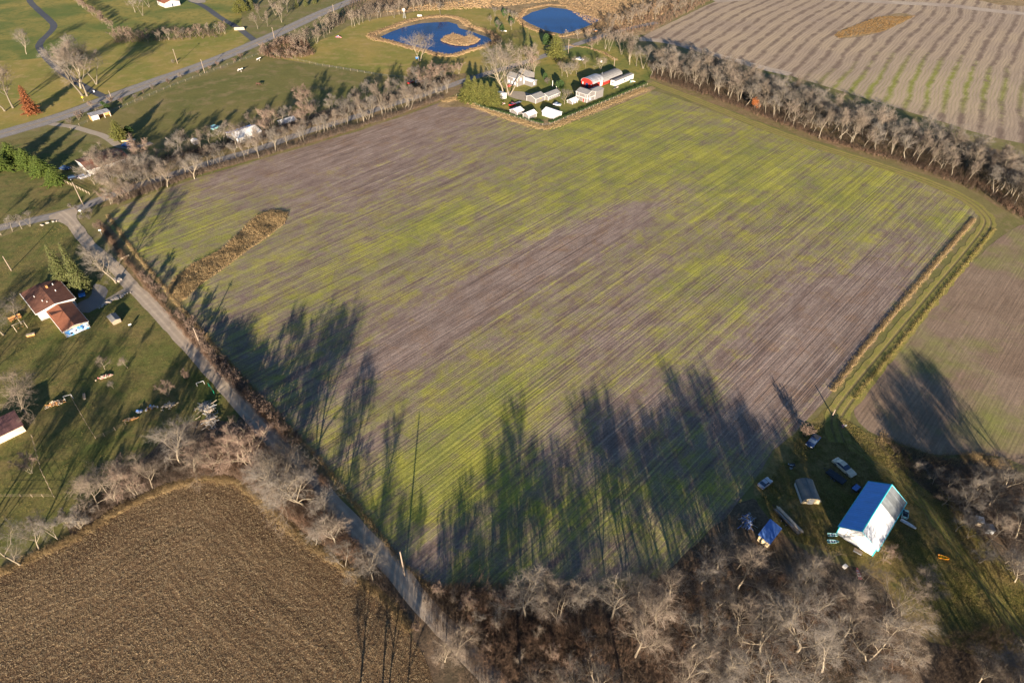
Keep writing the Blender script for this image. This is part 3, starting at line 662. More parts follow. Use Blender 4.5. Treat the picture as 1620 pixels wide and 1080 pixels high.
    S4, D4, L4 = kids(S, D, L, n4, .6, 1.0); V, F = spikes(S4, S4 + D4 * L4[:, None], twr); tot.append(V); tf.append(F + c); c += len(V)
    if n5:
        S5, D5, L5 = kids(S4, D4, L4, n5, .6, 1.0); V, F = spikes(S5, S5 + D5 * L5[:, None], twr * .6); tot.append(V); tf.append(F + c)
    crown = mesh_np('crown', np.concatenate(tot), np.concatenate(tf))
    trunk.materials.append(M[bark]); crown.materials.append(M[twm])
    return trunk, crown
def conifer(seed, H=10, rad=2.2, mat='needle', droop=.25, gap=.32, dens=1.0, base=.06, top=1.0, ragged=.25):
    rg = np.random.default_rng(seed); T = []; fol = []
    P = np.array([[0, 0, -.1], [.03, 0, H * .5], [0, .03, H]]); T.append((P, np.array([H * .017, H * .01, .02])))
    z = H * base
    while z < H * .98:
        f = (z / H - base) / (1 - base); rr = rad * (1 - f) ** top * rg.uniform(1 - ragged, 1 + ragged * .6) + .12; nb = max(4, int(9 * (1 - f) + 4)); a0 = rg.uniform(0, 6.28)
        for i in range(nb):
            a = a0 + 2 * math.pi * i / nb + rg.uniform(-.25, .25); L = rr * rg.uniform(.72, 1.1); e = np.array([math.cos(a) * L, math.sin(a) * L, -L * droop * rg.uniform(.4, 1.4)])
            s = np.array([0, 0, z]); mids = s + e * .55 + [0, 0, .08 * L]; T.append((np.array([s, mids, s + e]), np.array([.03, .02, .008])))
            m = int((10 + 26 * L / 1.6) * dens); t = rg.uniform(.12, 1, m) ** .8; c = s + e * t[:, None] + rg.normal(0, .06, (m, 3)) + np.array([0, 0, .08 * L]) * np.sin(t * 3.1)[:, None]
            sd = rg.choice([-1, 1], m); pa = a + sd * rg.uniform(.5, 1.3, m); ln = (.16 + .34 * (1 - t)) * (.5 + L * .35) * rg.uniform(.6, 1.2, m)
            tip = c + np.stack([np.cos(pa) * ln, np.sin(pa) * ln, -ln * rg.uniform(-.15, .65, m)], 1); wv = np.stack([-np.sin(pa), np.cos(pa), rg.normal(0, .5, m)], 1) * (ln * .28)[:, None]
            fol.append(np.stack([c, c + (tip - c) * .55 + wv, tip, c + (tip - c) * .55 - wv], 1))
        z += gap * rg.uniform(.7, 1.2) * (1 - f * .45)
    Vt, Ft = tube_np(T, 5); trunk = mesh_np('trunk', Vt, Ft, True); Q = np.concatenate(fol); crown = mesh_np('crown', Q.reshape(-1, 3), np.arange(len(Q) * 4).reshape(-1, 4))
    trunk.materials.append(M['bark_dark']); crown.materials.append(M[mat]); return trunk, crown
def leafy(seed, H, rad, mat, n=2600, flat=1.0, leaf=.16):
    rg = np.random.default_rng(seed); T = []; cs = []
    for i in range(9):
        a = rg.uniform(0, 6.28); q = rg.uniform(.2, .75) * rad; zz = H * rg.uniform(.35, .85); T.append((np.array([[0, 0, -.1], [math.cos(a) * q * .4, math.sin(a) * q * .4, zz * .5], [math.cos(a) * q, math.sin(a) * q, zz]]), np.array([.08, .05, .015]))); cs.append((math.cos(a) * q, math.sin(a) * q, zz, rad * rg.uniform(.3, .55)))
    cs = np.array(cs); k = rg.integers(0, len(cs), n); d = rg.normal(0, 1, (n, 3)); d /= np.linalg.norm(d, axis=1, keepdims=True); c = cs[k, :3] + d * (cs[k, 3] * rg.uniform(.55, 1.1, n))[:, None] * [1, 1, flat]; c[:, 2] = np.abs(c[:, 2])
    u = rg.normal(0, 1, (n, 3)); u /= np.linalg.norm(u, axis=1, keepdims=True); v = np.cross(u, rg.normal(0, 1, (n, 3))); v /= np.linalg.norm(v, axis=1, keepdims=True)
    l = leaf * rg.uniform(.6, 1.4, n)[:, None]; Q = np.stack([c - u * l, c + v * l * .6, c + u * l, c - v * l * .6], 1)
    Vt, Ft = tube_np(T, 5); trunk = mesh_np('trunk', Vt, Ft, True); crown = mesh_np('crown', Q.reshape(-1, 3), np.arange(n * 4).reshape(-1, 4)); trunk.materials.append(M['bark_dark']); crown.materials.append(M[mat]); return trunk, crown

PROTO = {}
for i in range(6): PROTO['big%d' % i] = (bare_tree(100 + i, 12, 1 + (i % 3 == 2), .22, 10, .6, .35, ('twig', 'twig_grey')[i % 2], 'bark', 8, 6, 6, 3, .17, .48, trad=.19), 12)
for i in range(5): PROTO['tall%d' % i] = (bare_tree(200 + i, 12, 1 + (i % 3 == 1), (.22, .38, .3, .26, .34)[i], 10, .42, .5, ('twig', 'twig_grey')[i % 2], 'bark_mid', 6, 5, 7, 4, .13, .38), 12)
for i in range(3): PROTO['pink%d' % i] = (bare_tree(300 + i, 7, 3 + i, .18, 12, .5, .5, 'twig_pink', 'bark', 5, 5, 6, 4, .14, .42, twr=.012), 7)
for i in range(3): PROTO['shrub%d' % i] = (bare_tree(400 + i, 3.2, 7, .12, 16, .5, .4, 'twig_pink', 'bark_dark', 4, 4, 5, 3, .14, .42, trad=.09, twr=.012), 3.2)
for i in range(2): PROTO['greyshrub%d' % i] = (bare_tree(450 + i, 3.6, 6, .12, 16, .6, .3, 'twig_grey', 'bark_dark', 4, 4, 5, 4, .16, .45, trad=.09, twr=.013), 3.6)
PROTO['spruce0'] = (conifer(1, 10, 2.3), 10); PROTO['spruce1'] = (conifer(2, 10, 2.0, ragged=.35), 10)
PROTO['goldspruce0'] = (conifer(11, 10, 4.2, 'needle_gold', .3, .36, 1.0, .04, .9, .4), 10); PROTO['goldspruce1'] = (conifer(12, 10, 3.8, 'needle_gold', .22, .34, 1.0, .04, .85, .45), 10)
PROTO['goldpine'] = (conifer(3, 10, 3.4, 'needle_gold', .0, .5, 1.1, .12, .7, .4), 10)
PROTO['greenpine'] = (conifer(4, 10, 3.3, 'needle_green', .05, .45, 1.2, .05, .75, .35), 10)
PROTO['rust'] = (conifer(5, 8, 2.4, 'needle_rust', .1, .35, 1.0, .05, .8, .3), 8)
PROTO['leafdark'] = (leafy(6, 3, 1.5, 'leaf_dark'), 3); PROTO['leafdark2'] = (leafy(8, 7, 2.6, 'leaf_dark', 5000, 1.2, .2), 7)
PROTO['rustoak'] = (leafy(7, 4, 1.3, 'leaf_rust', 1300, 1.3, .14), 4)
PROTO['pale'] = (bare_tree(500, 4, 5, .15, 14, .6, .35, 'twig_grey', 'bark', 5, 5, 6, 4, .16, .5, trad=.1, twr=.016), 4)
rt = random.Random(5)
CNT = {}
def plant(kind, pos, h, label, cat='tree', group=None, name=None, wide=1.0, rz=None):
    """kind: prototype family or exact prototype; pos: ground point; h: height in metres"""
    fam = [k for k in PROTO if k == kind or (k.startswith(kind) and k[len(kind):].isdigit())]
    key = rt.choice(fam); (tm, cm), H0 = PROTO[key]
    nm = name or {'big': 'bare_tree', 'tall': 'bare_tree', 'pink': 'bare_tree', 'shrub': 'bare_shrub', 'greyshrub': 'bare_shrub', 'pale': 'bare_shrub', 'spruce': 'spruce_tree', 'goldspruce': 'spruce_tree', 'goldpine': 'pine_tree', 'greenpine': 'pine_tree', 'rust': 'rusty_conifer', 'leafdark': 'evergreen_bush', 'leafdark2': 'evergreen_tree', 'rustoak': 'rusty_oak'}.get(kind, 'bare_tree')
    s = h / H0 * rt.uniform(.97, 1.03)
    e = empty(nm, (pos[0], pos[1], 0.02), label, cat, rt.uniform(0, 6.28) if rz is None else rz, group); wv = wide * rt.uniform(.92, 1.1); e.scale = (s * wv, s * wv * rt.uniform(.92, 1.08), s)
    a = bpy.data.objects.new('trunk', tm); COL.objects.link(a); a.parent = e
    b = bpy.data.objects.new('crown', cm); COL.objects.link(b); b.parent = e
    return e
def tree(kind, b, h, label, **kw):
    """b = photo reading of the foot; h = height in metres, or photo reading of the top"""
    if isinstance(h, tuple): h = HT(b, h)
    return plant(kind, G(*b), h, label, **kw)

FAR = {}
def far(bucket, p, h, wide=1.2): FAR.setdefault(bucket, []).append((p.x, p.y, h, wide * rt.uniform(.9, 1.1), rt.uniform(0, 6.28), rt.randrange(3)))
def far_build(bucket, protos):
    """the smaller-showing rest of a belt as one object: trees set on points by geometry nodes"""
    L = FAR[bucket]; me = bpy.data.meshes.new(bucket); me.from_pydata([(a[0], a[1], .02) for a in L], [], [])
    sc = me.attributes.new('scl', 'FLOAT_VECTOR', 'POINT'); sc.data.foreach_set('vector', [q for a in L for q in (a[2] / 12 * a[3], a[2] / 12 * a[3], a[2] / 12)])
    ro = me.attributes.new('rot', 'FLOAT_VECTOR', 'POINT'); ro.data.foreach_set('vector', [q for a in L for q in (0, 0, a[4])])
    ix = me.attributes.new('pick', 'INT', 'POINT'); ix.data.foreach_set('value', [a[5] for a in L])
    o = link(bucket, me); tag(o, kind='stuff'); md = o.modifiers.new('trees', 'NODES'); g = bpy.data.node_groups.new(bucket + '_nodes', 'GeometryNodeTree'); md.node_group = g
    g.interface.new_socket('Geometry', in_out='INPUT', socket_type='NodeSocketGeometry'); g.interface.new_socket('Geometry', in_out='OUTPUT', socket_type='NodeSocketGeometry')
    gi = g.nodes.new('NodeGroupInput'); go = g.nodes.new('NodeGroupOutput'); allj = g.nodes.new('GeometryNodeJoinGeometry')
    for pr in reversed(protos):
        src = [ob for ob in bpy.data.objects if ob.type == 'MESH' and ob.data in PROTO[pr][0]]; jn = g.nodes.new('GeometryNodeJoinGeometry'); seen = set()
        for ob in src:
            if ob.data in seen: continue
            seen.add(ob.data); oi = g.nodes.new('GeometryNodeObjectInfo'); oi.inputs['Object'].default_value = ob; oi.transform_space = 'ORIGINAL'; g.links.new(oi.outputs['Geometry'], jn.inputs[0])
        gt = g.nodes.new('GeometryNodeGeometryToInstance'); g.links.new(jn.outputs[0], gt.inputs[0]); g.links.new(gt.outputs[0], allj.inputs[0])
    ip = g.nodes.new('GeometryNodeInstanceOnPoints'); ip.inputs['Pick Instance'].default_value = True
    g.links.new(gi.outputs[0], ip.inputs['Points']); g.links.new(allj.outputs[0], ip.inputs['Instance'])
    for nm, typ, sock in (('scl', 'FLOAT_VECTOR', 'Scale'), ('rot', 'FLOAT_VECTOR', 'Rotation'), ('pick', 'INT', 'Instance Index')):
        na = g.nodes.new('GeometryNodeInputNamedAttribute'); na.data_type = typ; na.inputs[0].default_value = nm
        if sock == 'Rotation': er = g.nodes.new('FunctionNodeEulerToRotation'); g.links.new(na.outputs[0], er.inputs[0]); g.links.new(er.outputs[0], ip.inputs[sock])
        else: g.links.new(na.outputs[0], ip.inputs[sock])
    g.links.new(ip.outputs[0], go.inputs[0])
# ------------------------------------------------------------------ trees: singled-out ones
def tl(lst, cat='tree', group=None):
    for k, b, h, lab in lst: tree(k, b, h, lab, cat=cat, group=group)
tree('spruce0', (106, 450), (77, 384), 'tall olive green spruce beside the brown roofed house, left of the close pair')
tree('spruce1', (133, 459), (100, 380), 'tall olive green spruce beside the brown roofed house, right of the close pair')
tree('big', (184, 448), 14.0, 'wide bare tree overhanging the gravel road beside the two spruces', wide=1.15)
tree('shrub', (158, 364), 3.4, 'round pinkish bare shrub on the verge just past the road junction', cat='shrub')
tree('shrub', (226, 440), 2.6, 'low pale shrub on the field side of the gravel road past the culvert', cat='shrub')
tree('shrub', (288, 507), 4.0, 'tall orange tinged bare shrub on the verge where the waterway meets the road', cat='shrub')
tree('greenpine', (90, 290), 6.5, 'first and lowest bright green pine of the row on the corner lawn', wide=1.9)
tree('greenpine', (68, 275), 8, 'second bright green pine of the row on the corner lawn', wide=2.0)
tree('greenpine', (46, 264), 8.5, 'third bright green pine of the row on the corner lawn', wide=2.0)
tree('greenpine', (6, 268), 7, 'low bright green pine in front of the row at the left edge', wide=2.0)
tree('greenpine', (22, 256), 9, 'last bright green pine of the row, cut by the left edge', wide=2.0)
tree('rust', (52, 180), (28, 134), 'rust coloured conifer on the lawn beyond the paved road', wide=1.05)
tree('tall', (21, 171), (2, 96), 'bare tree just left of the rusty conifer', wide=1.2)
tree('tall', (8, 176), (-20, 100), 'bare tree at the left edge behind the rusty conifer', wide=1.2)
tree('big', (42, 86), (30, 44), 'lone bare tree on the green lawn left of the curving black driveway')
tree('tall', (131, 152), (80, 62), 'tall pale bare tree beside the yellow road sign, leftmost of the clump', wide=1.25)
tree('tall', (138, 152), (100, 70), 'tall pale bare tree beside the black driveway mouth in the roadside clump', wide=1.25)
tree('tall', (128, 140), (88, 58), 'tall pale bare tree deep in the clump over the black driveway', wide=1.2)
tree('tall', (152, 134), (128, 78), 'leaning bare tree on the right of the driveway clump', wide=1.2)
tree('big', (110, 118), (92, 70), 'bare tree at the back of the clump over the black driveway')
tree('goldpine', (192, 224), (170, 192), 'yellow green bushy pine beside the concrete drive and parked trailer', wide=1.2)
tree('leafdark2', (205, 216), 5.5, 'dull green rounded tree just right of the yellow green bushy pine', wide=1.1)
tree('big', (664, 97), (658, 50), 'lone pale spreading tree on the near bank of the island pond', wide=1.15)
tree('tall', (697, 25), (694, 2), 'bare tree on the far bank of the island pond')
tree('tall', (743, 70), (748, 48), 'thin bare tree standing on the pond island')
tree('big', (797, 152), (782, 70), 'towering pale bare tree in front of the grey farmhouse', wide=1.1)
tree('tall', (806, 150), (812, 66), 'bare tree behind the towering one at the farmhouse corner', wide=1.1)
tree('pink', (843, 118), (842, 84), 'pinkish bare tree right behind the farmhouse')
tree('goldpine', (879, 95), (884, 52), 'large yellow green pine on the farmyard lawn by the back road', wide=1.15)
tree('spruce0', (846, 92), (848, 64), 'olive spruce between the pinkish tree and the big yellow pine', wide=1.2)
tree('spruce1', (834, 76), (834, 42), 'dark narrow spruce by the back road behind the farmhouse')
tree('leafdark2', (866, 77), (868, 52), 'dark rounded tree left of the big yellow green pine')
for i, (b, t, d) in enumerate([((742, 158), (744, 117), 'leftmost'), ((752, 160), (757, 120), 'second from the left'), ((762, 162), (769, 124), 'third from the left'), ((771, 164), (777, 127), 'fourth from the left'), ((782, 165), (786, 129), 'rightmost')]):
    tree('goldspruce', b, t, 'golden green spruce in the clump left of the farmyard, %s of five' % d, wide=1.25, group='spruces at the farmyard corner')
tree('leafdark', (862, 128), 4.5, 'dark green bush on the lawn between the farmhouse and grey sheds', cat='bush')
tree('greyshrub', (866, 133), 3.2, 'pinkish leafless bush beside the dark green lawn bush', cat='bush')
tree('leafdark2', (884, 145), 6.5, 'thin dark green tree behind the two grey sheds')
tree('big', (893, 165), (892, 142), 'small bare tree left of the little greenhouse')
for i, b in enumerate([(898, 122), (903, 118), (889, 121), (911, 108), (926, 108), (950, 112), (912, 118)]):
    tree('big', b, rt.uniform(5, 7.5), 'small bare orchard tree on the farmyard lawn behind the red barn', group='bare orchard trees behind the red barn')
tree('leafdark', (900, 108), 2.5, 'dark round bush below the white car on the farmyard lawn', cat='bush')
tree('rustoak', (1193, 174), (1196, 152), 'small rusty orange oak in front of the upper right tree line')
# left yard
tree('pink', (50, 748), (50, 706), 'rounded pinkish shrub beside the wire fence at the left', name='bare_shrub', cat='shrub')
tree('big', (42, 654), 11.5, 'wide grey bare tree at the left edge behind the corrugated shed', wide=1.1)
tree('big', (6, 530), 12, 'bare tree at the left edge beside the brown roofed house', wide=1.2)
tree('big', (34, 512), 8.5, 'greyish bare tree close to the lower left of the brown roofed house', wide=1.1)
tree('big', (32, 893), 11.5, 'bare tree at the left edge above the ploughed field', wide=1.1)
tree('pale', (128, 835), 4.4, 'pale rounded bush at the ploughed field edge beside the grey box', cat='bush', wide=1.2)
tree('pale', (106, 830), 3.6, 'pale rounded bush just left of the grey box', cat='bush', wide=1.1)
tree('big', (158, 806), 10, 'dark stemmed bare tree above the ploughed field beside the pale bushes')
tree('pink', (216, 782), 8.5, 'pinkish bare tree above the ploughed field left of the leafy bank', wide=1.15)
tree('pink', (200, 766), 7, 'pinkish low tree behind the ploughed field bank', wide=1.1)
tree('pink', (266, 626), 4.6, 'round grey pink tree on the left lawn near the gravel road', wide=1.25)
tree('shrub', (296, 600), 3.0, 'small pinkish shrub right of the round tree on the left lawn', cat='shrub')
tree('big', (166, 584), 4.2, 'small pale fruit tree on the left lawn near the faded red object')
tree('big', (202, 582), 3.8, 'small pale fruit tree on the left lawn, right one of the close pair')
tree('tall', (180, 614), 3.0, 'spindly sapling on the left lawn below the faded red object')
tree('big', (288, 735), 11, 'broad bare tree standing alone on the lawn near the leafy bank', wide=1.2)
tree('pink', (338, 742), 9, 'pinkish bushy tree between the broad bare tree and the big rosy one', wide=1.1)
tree('pink', (398, 740), 12.5, 'large rosy crowned tree beside the gravel road at the ploughed field corner', wide=1.25)
tree('pink', (362, 726), 9.0, 'rosy tree on the left shoulder of the large rosy crowned one', wide=1.1)
tree('big', (484, 804), 16.0, 'great silvery bare tree with twisting limbs left of the gravel road', wide=1.3)
tree('big', (455, 790), 13.0, 'bare tree half hidden on the left of the great silvery tree', wide=1.2)
tree('big', (448, 762), 12.5, 'bare tree tight behind the great silvery tree by the road')
tree('tall', (533, 866), 11.5, 'slim bare tree with a bright leaning stem left of the road', wide=1.15)
tree('tall', (516, 846), 10.5, 'slim bare tree just uphill of the bright leaning stem', wide=1.15)
tree('big', (591, 920), 9, 'bare tree overhanging the left side of the gravel road above the ploughed field', wide=1.15)
tree('big', (704, 1046), 7.2, 'bare tree beside the lower gravel road, left one of two', wide=1.05)
tree('big', (722, 1036), 8.0, 'bare tree beside the lower gravel road, right one of two', wide=1.1)
tree('shrub', (660, 997), 2.4, 'thin leafless shrub at the ploughed field corner near the road', cat='shrub')
# bottom wood
W = [((831, 978), 9.5), ((865, 942), 6.5), ((882, 982), 7.5), ((967, 980), 10.5), ((1039, 991), 11), ((1005, 1038), 10), ((1093, 1026), 10.5), ((1110, 922), 9), ((1167, 932), 10.5), ((1216, 945), 7.5), ((1165, 1005), 10), ((1190, 985), 9),
     ((1260, 1030), 12.5), ((1253, 985), 12), ((1200, 1040), 10.5), ((1330, 1015), 11.5), ((1372, 1045), 12), ((1392, 990), 11), ((1300, 962), 10.5), ((1345, 950), 9), ((1300, 1062), 12), ((1140, 1070), 10), ((1070, 1085), 10), ((1225, 1095), 12), ((1370, 1105), 12), ((1130, 965), 8), ((1060, 950), 8), ((1245, 935), 7), ((1285, 925), 9), ((1166, 900), 6), ((1135, 900), 7), ((922, 960), 7.5), ((1010, 955), 8), ((940, 1085), 7), ((1425, 1050), 6.5)]
for b, h in W: tree('big', b, h * 1.18 if b[0] < 1300 else h, 'bare spreading tree with pale forking limbs in the bottom right wood', group='bare trees of the bottom wood', wide=rt.uniform(1.0, 1.2))
for b, h in [((740, 968), 5), ((697, 944), 4), ((760, 985), 4.2), ((790, 1000), 4.5), ((800, 960), 5), ((850, 1010), 4.5), ((875, 1040), 4), ((720, 950), 3.5), ((780, 950), 4), ((900, 1060), 4), ((820, 1050), 3.5), ((770, 1030), 3.2), ((930, 1020), 5), ((862, 965), 5)]:
    tree(rt.choice(['pink', 'tall', 'tall']), b, h, 'small bare sapling in the dark lower thicket right of the gravel road', name='bare_sapling', group='saplings of the lower thicket')
tree('big', (1590, 1100), 10, 'bare round crowned tree at the bottom right corner', wide=1.25)
tree('big', (1650, 1075), 10, 'bare tree cut off by the right edge near the bottom corner', wide=1.2)
tree('big', (1463, 942), 5.8, 'grey bare tree standing alone in the yard below the white barn', wide=1.25)
for b, h in [((1525, 808), 9), ((1566, 800), 9.5), ((1606, 850), 10), ((1490, 800), 5.5), ((1560, 860), 8), ((1620, 800), 10), ((1640, 900), 10), ((1500, 770), 4.5), ((1590, 890), 6), ((1530, 850), 5), ((1475, 765), 4.5), ((1650, 840), 9), ((1575, 830), 7)]:
    tree('big', b, h, 'bare tree in the thicket at the right edge beyond the white barn', group='bare trees of the right thicket', wide=1.1)
tree('pink', (1400, 885), 4.2, 'low bare tree leaning against the sunlit end of the white barn', wide=1.1)
tree('shrub', (1272, 690), 3.8, 'orange tinged bare bush by the navy pickup at the yard corner', cat='bush', wide=1.1)
# unseen neighbours just below the frame whose shadows fall into the picture
for b, h in [((640, 1150), 9), ((610, 1140), 9), ((1600, 1130), 11), ((1150, 1130), 11), ((-40, 860), 13), ((-60, 760), 12), ((-70, 930), 13), ((-110, 700), 12), ((-120, 620), 12), ((1640, 1150), 12), ((1700, 1120), 13), ((1600, 1180), 12), ((1720, 1050), 12), ((1500, 1150), 5), ((780, 1150), 12), ((860, 1130), 11), ((930, 1140), 12), ((820, 1200), 13), ((1000, 1180), 12), ((600, 1150), 10), ((560, 1180), 10)]:
    tree('big', b, h, 'bare tree standing just outside the frame edge', group='bare trees beyond the frame edge')
for b, h in [((62, 868), 8), ((92, 852), 8.5), ((182, 792), 9), ((242, 772), 8.5), ((312, 750), 9.5), ((420, 772), 9), ((436, 800), 9), ((500, 862), 8), ((545, 898), 7)]:  # the left-hand ones are added to throw shade on the lawn
    tree(rt.choice(['big', 'tall']), b, h, 'bare tree in the brushy bank round the ploughed field', group='bare trees of the ploughed field bank', wide=1.1)
for b, h in [((1545, 775), 8), ((1590, 770), 9), ((1512, 840), 6.5), ((1548, 890), 6), ((1605, 920), 8), ((1630, 870), 9), ((1575, 1062), 8.5), ((1545, 1085), 8), ((1620, 1040), 9), ((1450, 745), 4), ((1620, 770), 9)]:
    tree('big', b, h, 'bare tree in the thicket at the right edge beyond the white barn', group='bare trees of the right thicket', wide=1.15)
for b, h in [((150, 292), 9), ((170, 290), 9.5), ((190, 286), 9.5), ((212, 288), 9), ((232, 280), 9.5), ((160, 276), 9)]:
    tree('big', b, h, 'bare tree in the dense clump by the brown roofed bungalow and the junction', group='bare trees by the bungalow', wide=1.2)
# roadside bushes right of the gravel road
hb = [(310, 532), (330, 560), (348, 581), (366, 602), (385, 622), (356, 592), (375, 612), (398, 634), (417, 650), (444, 678), (305, 520), (318, 540), (326, 552), (334, 562), (343, 573), (352, 583), (361, 594), (370, 604), (380, 614), (389, 624), (250, 462), (262, 478), (240, 452), (410, 642), (424, 655), (437, 668), (452, 684), (470, 700)]
for i, b in enumerate(hb): tree('shrub', b, rt.uniform(3.0, 4.2), 'pinkish bare shrub in the row along the field side of the gravel road', cat='shrub', group='shrubs along the gravel road', wide=1.1)

# ------------------------------------------------------------------ trees: lines and belts
def line_pts(px, step, jit, rnd):
    P = [G(*p) for p in px]; out = []; carry = 0
    for a, b in zip(P, P[1:]):
        L = (b - a).length; s = carry
        while s < L:
            p = a.lerp(b, s / L); d = (b - a).normalized(); o_ = rnd.uniform(-jit, jit); out.append(Vector((p.x + d.y * o_ + rnd.uniform(-1, 1) * step * .3, p.y - d.x * o_, 0))); s += step * rnd.uniform(.75, 1.25)
        carry = s - L
    return out
TL = [(1031, 122), (1077, 132), (1165, 165), (1268, 205), (1306, 220), (1367, 239), (1432, 254), (1513, 284), (1574, 303), (1600, 330), (1640, 352)]
nrm = heading(GRID)
for row, (st, sh, h0, h1) in enumerate([(5.6, .8, 8, 13.5), (7.5, 6, 10, 15), (6.0, 12, 11, 16), (6.5, 18, 11, 15)]):
    for p in line_pts(TL, st, 1.2, rt):
        q = p + nrm * sh
        if row > 1: far('tree_belt_depths', q, rt.uniform(h0, h1)); continue
        plant('tall', q, rt.uniform(h0, h1), 'bare tree in the long tree line along the upper right of the green field', group='bare trees of the upper right tree line', wide=rt.uniform(1.1, 1.4))
for p in line_pts([(1580, 300), (1640, 320), (1700, 345)], 5, 8, rt): far('tree_belt_depths', p, rt.uniform(9, 13))
for p in line_pts([(240, 286), (330, 262), (420, 238), (520, 208), (620, 178), (710, 146)], 4.5, 1.5, rt): far('hedgerow_depths', p, rt.uniform(5.5, 9))
for p in line_pts([(170, 280), (230, 262), (330, 234), (420, 208), (520, 180), (620, 152), (700, 126)], 4.5, 4, rt): far('hedgerow_depths', p, rt.uniform(5.5, 10))
# hedgerow between the field and the back road
HD = [((550, 201), (548, 157)), ((576, 196), (574, 152)), ((605, 185), (600, 134)), ((583, 192), (584, 150)), ((641, 173), (640, 133)), ((648, 174), (650, 134)), ((680, 157), (682, 127)), ((706, 148), (705, 122)), ((512, 214), (508, 178)), ((480, 225), (474, 190)), ((436, 240), (430, 205)), ((410, 250), (408, 200)), ((455, 233), (452, 200)), ((531, 207), (530, 175)), ((620, 182), (618, 150)), ((666, 163), (668, 138)), ((694, 152), (692, 130))]
for b, t in HD: tree('tall', b, t, 'bare tree in the hedgerow on the field side of the back road', group='bare trees along the back road', wide=1.15)
for p in line_pts([(180, 322), (230, 300), (300, 275), (390, 252), (500, 220), (600, 188), (700, 152)], 13, 1.6, rt): plant('tall', p, rt.uniform(6, 9.5), 'bare tree in the hedgerow on the field side of the back road', group='bare trees along the back road', wide=1.1)
for p in line_pts([(150, 285), (230, 262), (300, 245), (380, 226), (470, 200), (560, 174), (640, 150), (700, 128)], 16, 3.5, rt): plant(rt.choice(['tall', 'tall', 'pink']), p, rt.uniform(8, 12.5), 'bare tree on the pasture side of the back road', group='bare trees on the pasture side of the back road', wide=1.1)
tree('pink', (487, 174), (485, 138), 'broad pinkish bare tree standing high over the back road hedgerow', wide=1.3)
for b, h in [((206, 312), 8), ((188, 318), 8), ((222, 300), 9), ((265, 296), 9), ((308, 283), 9.5), ((240, 290), 8), ((175, 300), 7.5), ((198, 285), 7.5), ((215, 278), 8), ((252, 275), 8), ((285, 265), 8), ((330, 262), 8)]:
    tree(rt.choice(['tall', 'big']), b, h, 'bare tree in the dense clump by the brown roofed bungalow and the junction', group='bare trees by the bungalow', wide=1.2)
for b in [(178, 322), (195, 316), (165, 318), (212, 305), (185, 308)]: tree('pink', b, rt.uniform(4, 5.5), 'orange pink thicket bush at the field corner by the junction', cat='bush', name='bare_bush', group='thicket bushes at the field corner', wide=1.2)
for b, h in [((20, 366), 5.5), ((48, 358), 6), ((2, 372), 5.5), ((35, 362), 5), ((-14, 360), 6)]: tree('tall', b, h, 'bare tree beside the road at the left edge', group='bare trees by the road at the left edge', wide=1.2)
# brushy hedge and trees in the top left
for p in line_pts([(185, 62), (240, 68), (300, 58), (355, 54)], 5, 2, rt): plant(rt.choice(['tall', 'pink']), p, rt.uniform(5, 8), 'bare tree in the hedge between the two lawns at the top left', group='bare trees of the lawn hedge', wide=1.2)
for p in line_pts([(112, -4), (140, 18), (158, 30), (176, 46)], 5, 1, rt): plant('pink', p, rt.uniform(4, 5.5), 'pinkish shrub in the straight row running up the top left lawn', cat='shrub', name='bare_shrub', group='shrub row on the top left lawn', wide=1.1)
for b, t in [((214, 20), (196, -14)), ((226, 25), (222, -12)), ((236, 12), (232, -20))]: tree('tall', b, t, 'bare tree in front of the house at the top edge', group='bare trees by the top edge house')
for b in [(424, 42), (446, 36), (412, 30), (436, 24), (455, 20), (428, 12), (470, 6), (408, 46)]: tree('tall', b, rt.uniform(9, 13), 'bare tree in the grove between the driveway and the paved road', group='bare trees of the roadside grove', wide=1.1)
for b in [(376, 22), (388, 20), (400, 16), (396, 6), (380, 8), (470, 12), (484, 10), (498, 6), (510, 0), (460, -2), (486, -6), (440, -8)]: tree('goldpine' if b[0] > 300 and b[0] < 392 else 'spruce', b, rt.uniform(7, 10), 'dark evergreen in the plantation at the top edge by the paved road', name='evergreen_tree', group='evergreens at the top edge', wide=1.2)
for p in line_pts([(476, 78), (500, 62), (530, 46), (560, 38), (600, 30), (650, 16), (700, 10), (760, 4)], 4.0, 6, rt): far('pond_brush_trees', p, rt.uniform(6.5, 11), 1.0)
for p in line_pts([(580, -4), (680, -10), (800, -12), (900, -14), (1000, -10)], 6, 14, rt): far('pond_brush_trees', p, rt.uniform(7, 11), 1.0)
for p in line_pts([(960, 48), (1000, 36), (1040, 26), (1085, 8), (1110, -4)], 4.5, 8, rt): far('pond_brush_trees', p, rt.uniform(6.5, 10), 1.1)
for p in line_pts([(960, 78), (985, 92), (1010, 104), (1028, 112)], 4.0, 5, rt): plant('tall', p, rt.uniform(9, 13), 'bare tree in the grove behind the white mobile home', group='bare trees behind the mobile home')
for p in line_pts([(896, 64), (920, 60), (950, 70), (930, 84)], 8, 3, rt): plant(rt.choice(['tall', 'pink']), p, rt.uniform(4, 7), 'bare tree by the back road beside the far pond', group='bare trees by the far pond')
for p in line_pts([(780, 40), (792, 56), (812, 48), (806, 30), (778, 22)], 9, 2, rt): plant(rt.choice(['tall', 'leafdark2']), p, rt.uniform(5, 8), 'tree on the strip of land between the two ponds', name='pond_tree', group='trees between the ponds')
for p in line_pts([(690, 120), (706, 122), (724, 116), (640, 128)], 6, 2, rt): plant('pink', p, rt.uniform(5, 7.5), 'reddish bare tree left of the golden spruces on the pasture side', name='bare_tree', group='reddish trees left of the spruces', wide=1.2)
